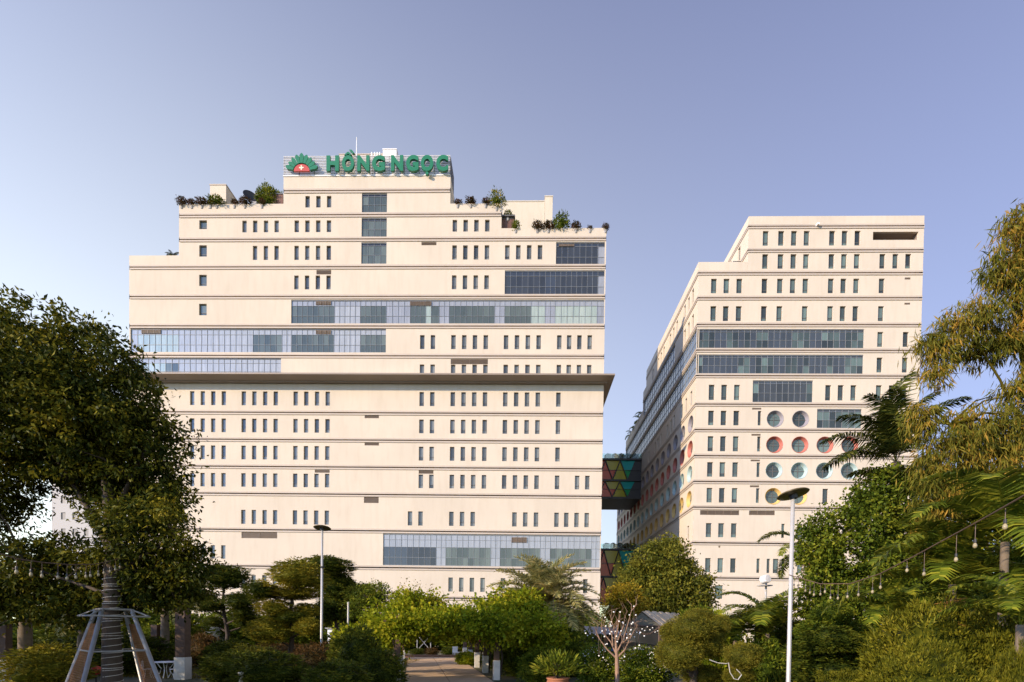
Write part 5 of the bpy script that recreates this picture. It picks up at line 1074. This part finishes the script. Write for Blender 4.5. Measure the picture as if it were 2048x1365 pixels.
for lb, px, yt, rx, Y, ry in (('broad golden green juniper mound below the areca palms', 1872, 1214, 118, 11.5, 1.1), ('golden green juniper mound at the right beside broad blade palm', 2000, 1262, 85, 10.5, .9), ('low golden green juniper in front of the broad mound', 1850, 1316, 105, 9.5, .9), ('small juniper at the foot of layered bush', 1705, 1347, 62, 12.5, .8), ('juniper mound at the right edge in front of young palm', 2040, 1305, 55, 9.0, .7)):
    bush(lb, px, yt, rx, Y, 'juni', int(px) % 3, ry=ry * rx / ppm(Y), name='juniper')
for lb, px, yt, rx, Y, kd in (('green shrub filling behind the areca palm and lamp post', 1570, 1235, 55, 24.5, 'ivyb'), ('dark shrub between lamp post and olive conifer', 1525, 1285, 45, 21, 'ivyb'), ('dark undergrowth shrub below low areca palm', 1770, 1285, 60, 17.5, 'ivyb'), ('dark shrub under the large areca palm', 1985, 1200, 80, 16, 'dark'), ('green shrub behind olive conifer pads', 1440, 1232, 40, 26, 'vineb'), ('shrub behind greenhouse and conifer', 1380, 1225, 40, 38, 'ivyb'), ('dark leafy shrub under the date palm', 1130, 1262, 48, 29, 'ivyb'), ('dark leafy shrub beside potted plant', 1080, 1300, 36, 25, 'ivyb')): bush(lb, px, yt, rx, Y, kd, int(px) % 3)
# spiky bromeliad-like plants along the bottom
BLADE = frond_mesh('blades', .1, 1, .1, .02, 0, 0, 0, L_JUNI, 3)
def spiky(label, px, ytop, Y, n, s, mat, group=None):
    rg = np.random.default_rng(int(px)); p = U(px, ytop, Y); t = thing('spiky_plant', label, 'plant', (p.x, Y, 0), group); H = p.z
    d = rand_dir(rg, n); d[:, 2] = np.abs(d[:, 2]) * .9 + .35; d = unit(d); P = rg.normal(size=(n, 3)) * np.array([.12, .12, .03]) * s; P[:, 2] = np.abs(P[:, 2])
    link('blades', leaf_mesh('blades', P, d, H * (.6 + .5 * rg.random(n)), .07, mat, rg, fold=.1), t, keep=False)['kind'] = 'stuff'
    link('crown_base', MB().lathe([(.16, -.05), (.12, .12), (.001, .2)], 8).mesh('crown_base', PALMT), t, keep=False)
for px, yt in ((1560, 1335), (1600, 1332), (1640, 1338)): spiky('yellow green spiky plant at the lamp post foot', px, yt, 18.3, 90, 2.2, L_JUNI, 'spiky plants at the lamp post foot')
# potted plant
b0 = U(1116, 1345, 19.5); pt_ = thing('potted_plant', 'leafy plant in a large terracotta pot beside the pergola', 'potted plant', (b0.x, 19.5, 0))
link('pot', MB().lathe([(.001, 0), (.26, 0), (.42, .35), (.46, .55), (.40, .72), (.46, .76), (.44, .80), (.001, .72)], 24).mesh('pot', TERRA, smooth=True), pt_, keep=False)
rg = np.random.default_rng(9); n = 900; d = rand_dir(rg, n); d[:, 2] = np.abs(d[:, 2]) + .2; P = d * (rg.random(n)[:, None] ** .5) * np.array([.95, .8, .75]) + np.array([0, 0, .85]); link('foliage', leaf_mesh('foliage', P, unit(d + rg.normal(size=(n, 3)) * .4), .30, .055, L_PALM, rg), pt_, keep=False)
stm = MB()
for k in range(7): stm.tube([(0, 0, .7), (rb_.uniform(-.3, .3), rb_.uniform(-.3, .3), 1.1), (rb_.uniform(-.5, .5), rb_.uniform(-.4, .4), 1.5)], [.03, .02, .008], 5)
link('stems', stm.mesh('stems', BARK), pt_, keep=False)
# bare pruned tree with fairy lights
Yf = 21.3; fb0 = U(1236, 1340, Yf); bt = thing('bare_tree', 'bare pinkish branched tree with fairy lights between white flowered shrubs', 'tree', (fb0.x, Yf, 0)); W_ = lambda px, py, dy=0: U(px, py, Yf + dy)
link('trunk', MB().tube([(fb0.x, Yf, -.1), W_(1234, 1325), W_(1233, 1300), W_(1230, 1270)], [.11, .085, .06, .04], 9).mesh('trunk', BARKP, smooth=True), bt)
tips = []
for br_ in ([(1234, 1318), (1215, 1300), (1200, 1280), (1192, 1262)], [(1233, 1310), (1222, 1285), (1208, 1268), (1202, 1255)], [(1234, 1305), (1244, 1285), (1252, 1262), (1263, 1222)], [(1235, 1315), (1250, 1300), (1258, 1282), (1268, 1262)], [(1232, 1290), (1228, 1262), (1222, 1235)], [(1231, 1280), (1236, 1255), (1240, 1228)], [(1243, 1288), (1256, 1278), (1276, 1258)], [(1226, 1292), (1224, 1272), (1216, 1250)], [(1236, 1280), (1246, 1255), (1250, 1235)]):
    dy = rb_.uniform(-.5, .5); pts = [W_(x, y, dy * i / 3) for i, (x, y) in enumerate(br_)]; link('limb', MB().tube(pts, list(np.linspace(.042, .012, len(pts))), 6).mesh('limb', BARKP), bt); tips += pts[1:]
    for w__ in range(4):
        f_ = pts[rb_.randrange(1, len(pts))]; link('twig', MB().tube([f_, f_ + Vector((rb_.uniform(-.2, .2), rb_.uniform(-.15, .15), .25)), f_ + Vector((rb_.uniform(-.4, .4), rb_.uniform(-.2, .2), .35 + rb_.random() * .35))], [.014, .010, .004], 5, cap=False).mesh('twig', BARKP), bt)
def fairy(label, pts_, cable=True):
    t = thing('fairy_lights', label, 'string light', pts_[0]); fm = MB(); cb_ = MB()
    for p in pts_: fm.lathe([(.001, -.035), (.03, -.018), (.035, 0), (.03, .018), (.001, .035)], 6, tuple(p))
    link('bulbs', fm.mesh('bulbs', BULBW), t)['kind'] = 'stuff'
    link('wire', MB().tube(pts_, .006, 4, cap=False).mesh('wire', CABLE), t)
fp = []
for k in range(46):
    p = tips[k % len(tips)]; fp.append(p + Vector((rb_.gauss(0, .35), rb_.gauss(0, .3), rb_.gauss(0, .3))))
fp.sort(key=lambda p: p.x); fairy('tiny white fairy light bulbs tangled in the bare tree', fp)
fairy('row of tiny white fairy lights strung below greenhouse roof', [U(1170 + 5.2 * k, 1262 + 8 * math.sin(k * .45) + 6 * (k % 2), 27) for k in range(30)])
# greenhouse with sheet roof
Yg = 34.0; gA, gL, gRt = U(1284, 1223, Yg), U(1252, 1252, Yg), U(1322, 1253, Yg); bk_ = Vector((4.7, 5.5, 0))
gh = thing('greenhouse', 'open greenhouse with brown ribbed gable roof behind bare tree', 'greenhouse', (gA.x, Yg, 0))
def ribroof(a, b, nm):
    m = MB(); n = 14
    for i in range(n):
        f0, f1 = i / n, (i + 1) / n; h = Vector((0, 0, .07 * (i % 2))); p0, p1 = a + bk_ * f0, b + bk_ * f0; q0, q1 = a + bk_ * f1, b + bk_ * f1
        m.quad([p0 + h, p1 + h, q1 + h, q0 + h]); m.quad([q0, q1, q1 + Vector((0, 0, .07)), q0 + Vector((0, 0, .07))])
    link(nm, m.mesh(nm, ROOFB), gh)
ov_ = (gRt - gA) * .12; ribroof(gA, gRt + ov_, 'roof_slope'); ribroof(gA, gL - (gA - gL) * .1, 'roof_slope')
link('gable', MB().quad([gA - Vector((0, -.02, .1)), gL + Vector((0, .02, 0)), gRt + Vector((0, .02, 0))]).mesh('gable', plain('weathered_netting', (.12, .11, .08), .8, var=.3, scale=4)), gh)
for p in (gL, gRt, gL + bk_, gRt + bk_): link('post', MB().tube([(p.x, p.y, -.1), (p.x, p.y, p.z)], .07, 8).mesh('post', POSTB), gh)
link('tie_beam', MB().tube([gL, gRt], .06, 6).mesh('tie_beam', POSTB), gh)
sc0 = U(1178, 1268, 33); sc1 = U(1245, 1270, 33); shl = thing('lean_to_shelter', 'low dark lean-to shelter with pale sheet roof behind bare tree', 'shelter', (sc0.x, 33, 0))
link('roof', MB().quad([sc0, sc1, sc1 + Vector((0, 3, .5)), sc0 + Vector((0, 3, .5))]).mesh('roof', GREYROOF), shl)
for p in (sc0, sc1): link('post', MB().tube([(p.x, 33, -.1), (p.x, 33, p.z)], .05, 6).mesh('post', POSTB), shl)
link('back_wall', MB().box(sc0.x, sc1.x, 35.9, 36, -.1, sc0.z + .4).mesh('back_wall', DKSTEEL), shl); link('blue_crate', MB().box(sc1.x - .9, sc1.x - .2, 33.4, 34, -.05, 1.4).mesh('blue_crate', plain('blue_plastic', (.02, .07, .3), .5)), shl)
p = U(1319, 1254, 24.2); ps_ = thing('dark_pole', 'dark slim pole holding the sagging light rope', 'pole', (p.x, 24.2, 0)); link('shaft', MB().tube([(p.x, 24.2, -.1), (p.x, 24.2, p.z)], .055, 8).mesh('shaft', POSTB), ps_)
link('rope', MB().tube([U(1268 + 5.1 * k, 1253 + 16 * math.sin(math.pi * k / 10), 24.2) for k in range(11)], .02, 5).mesh('rope', CABLE), ps_)
# floodlight drum on a post, hose
p = U(1525, 1161, 26); fl_ = thing('floodlight', 'round white drum floodlight on a post above areca palm', 'floodlight', (p.x, 26, 0))
dm = link('drum', MB().lathe([(.001, 0), (.19, 0), (.21, .02), (.21, .34), (.19, .36), (.001, .37)], 28).mesh('drum', WHITE), fl_, loc=p, rot=(R(80), 0, R(20))); link('post', MB().tube([(p.x + .3, 26.25, -.1), (p.x + .3, 26.25, p.z)], .05, 8).mesh('post', LAMPW), fl_); link('shelf', MB().box(p.x - .1, p.x + .5, 25.95, 26.4, p.z - .28, p.z - .23).mesh('shelf', LAMPW), fl_)
hs_ = [(1419, 1320), (1435, 1326), (1452, 1328), (1457, 1326), (1460, 1345), (1468, 1358), (1476, 1360), (1483, 1350), (1480, 1346), (1473, 1339)]
hp = [U(x, y, 16.4) for x, y in hs_]; ho = thing('garden_hose', 'white curled hose hanging beside the small olive conifer', 'hose', hp[0]); link('tube', MB().tube(hp, .013, 6).mesh('tube', HOSE), ho)

# ------------------------------------------------------------------ roof planting
def roofplant(label, px, ytop, rx, Y, base, kind, group, var=0):
    top = U(px, ytop, Y); r = rx / ppm(Y); H = max(.35, top.z - base); t = thing('roof_shrub', label, 'shrub', (top.x, Y, base), group)
    link('pot', MB().lathe([(.001, -.5), (.2, -.5), (.25, -.1), (.001, -.1)], 12).mesh('pot', GREYROOF), t, keep=False)
    link('foliage', bushmesh((kind, var)), t, keep=False, loc=(0, 0, H * .44), scl=(r * .85, r * .85, H * .42), rot=(0, 0, rb_.random() * 6))
Yp = YL + .12
zA = zl(408.5, 460); zB = zl(407.5, 950); zC = zl(456.5, 1150)
for i, (px, yt, rx) in enumerate(((365, 397, 9), (385, 401, 8), (405, 398, 9), (422, 402, 6), (470, 400, 6), (525, 399, 6))): roofplant('small reddish shrub along the parapet below stair housing', px, yt, rx, Yp, zA - .1, 'roof', 'reddish shrubs on the long parapet', i % 3)
for i, (px, yt, rx) in enumerate(((435, 396, 14), (491, 397, 10))): roofplant(('broad green shrub on parapet directly below stair housing', 'broad reddish shrub on parapet beside the satellite dish')[i], px, yt, rx, Yp, zA - .1, ('grn', 'roof')[i], None, i)
roofplant('round dense green shrub tree on the roof against sign block', 541, 371, 27, 69.6, LR1, 'ivyb', None, 0); roofplant('second leafy part of roof greenery against the sign block', 558, 377, 15, 69.9, LR1, 'ivyb', None, 1)
for i, (px, yt, rx) in enumerate(((916, 401, 6), (942, 397, 9), (972, 399, 7))): roofplant('small dark shrub on the parapet right of sign block', px, yt, rx, Yp, zB - .1, 'roof', 'dark shrubs right of the sign block', i)
roofplant('yellow flowering shrub spilling over the stepped parapet corner', 994, 385, 15, Yp, zB - .5, 'yel', None, 0)
roofplant('potted green shrub standing on the brown terrace pavilion', 1016, 423, 7, 68.7, U(1016, 436, 68.7).z, 'grn', None, 1); roofplant('green shrub on lower parapet beside terrace pavilion', 1032, 443, 7, Yp, zC - .15, 'grn', None, 2)
for i, (px, yt, rx) in enumerate(((1075, 445, 9), (1097, 445, 10), (1152, 446, 8), (1211, 449, 6), (1180, 453, 5))): roofplant('reddish shrub on the lower parapet near the glass corner', px, yt, rx, Yp, zC - .15, 'roof', 'reddish shrubs on the lower parapet', i % 3)
roofplant('conical green bush on the lower parapet', 1122, 431, 14, 68.4, zC - .2, 'grn', None, 0)
b_ = U(346, 508, 69.2); palm('roof_palm', 'small palm on the lowest left roof step', (b_.x, 69.2, LR3), 1.9, .1, crown(FC, 11, R(15), R(-50), .33))
for i, off in enumerate((106, 109, 113, 117)): 
    palm('roof_palm', 'palm on the stepped roof edge of porthole building', (XR0 + .8, off, Rz[4] + .2), 1.6, .1, crown(FA, 8, R(0), R(-60), .8, 0, i), 'palms on the porthole building roof')
for i, off in enumerate((76, 79.5, 96, 88)): 
    t = thing('roof_shrub', 'dark shrub on the roof edge of porthole building', 'shrub', (XR0 + .9, off, Rz[2] + .2), 'shrubs on the porthole building roof edge'); link('foliage', bushmesh(('grn', i % 3)), t, keep=False, loc=(0, 0, 1.25), scl=(.5, .5, .55)); link('pot', MB().lathe([(.001, 0), (.4, 0), (.5, .9), (.001, .9)], 12).mesh('pot', TERRA), t, keep=False)
for i, (zt_, lb) in enumerate(((bz1[0], 'upper'), (bz2[0], 'lower'))):
    for k, px in enumerate((1214, 1228, 1241, 1254, 1268)):
        p = U(px, 1000, YB1 + 1); t = thing('deck_shrub', 'ball shrub behind the glass rail of the %s sky bridge' % lb, 'shrub', (p.x, YB1 + 1, zt_ - .2), '%s bridge shrubs' % lb)
        link('pot', MB().lathe([(.001, 0), (.3, 0), (.4, .5), (.001, .5)], 12).mesh('pot', TERRA), t, keep=False); link('foliage', bushmesh(('dark', k % 3)), t, keep=False, loc=(0, 0, 1.0), scl=(.6, .6, .65))
# lawn
rg = np.random.default_rng(4); n = 26000; a = rg.random((n, 2)); P = np.stack([-26 + a[:, 0] * 18, 24 + a[:, 1] * 16, np.zeros(n)], 1)
lw = link('lawn_grass', leaf_mesh('lawn_grass', P, unit(rg.normal(size=(n, 3)) * .35 + np.array([0, 0, 1])), .10, .03, L_GRASS, rg)); lw['kind'] = 'stuff'; lw['label'] = 'short yellowish lawn grass beside the dark timber post'; lw['category'] = 'grass'
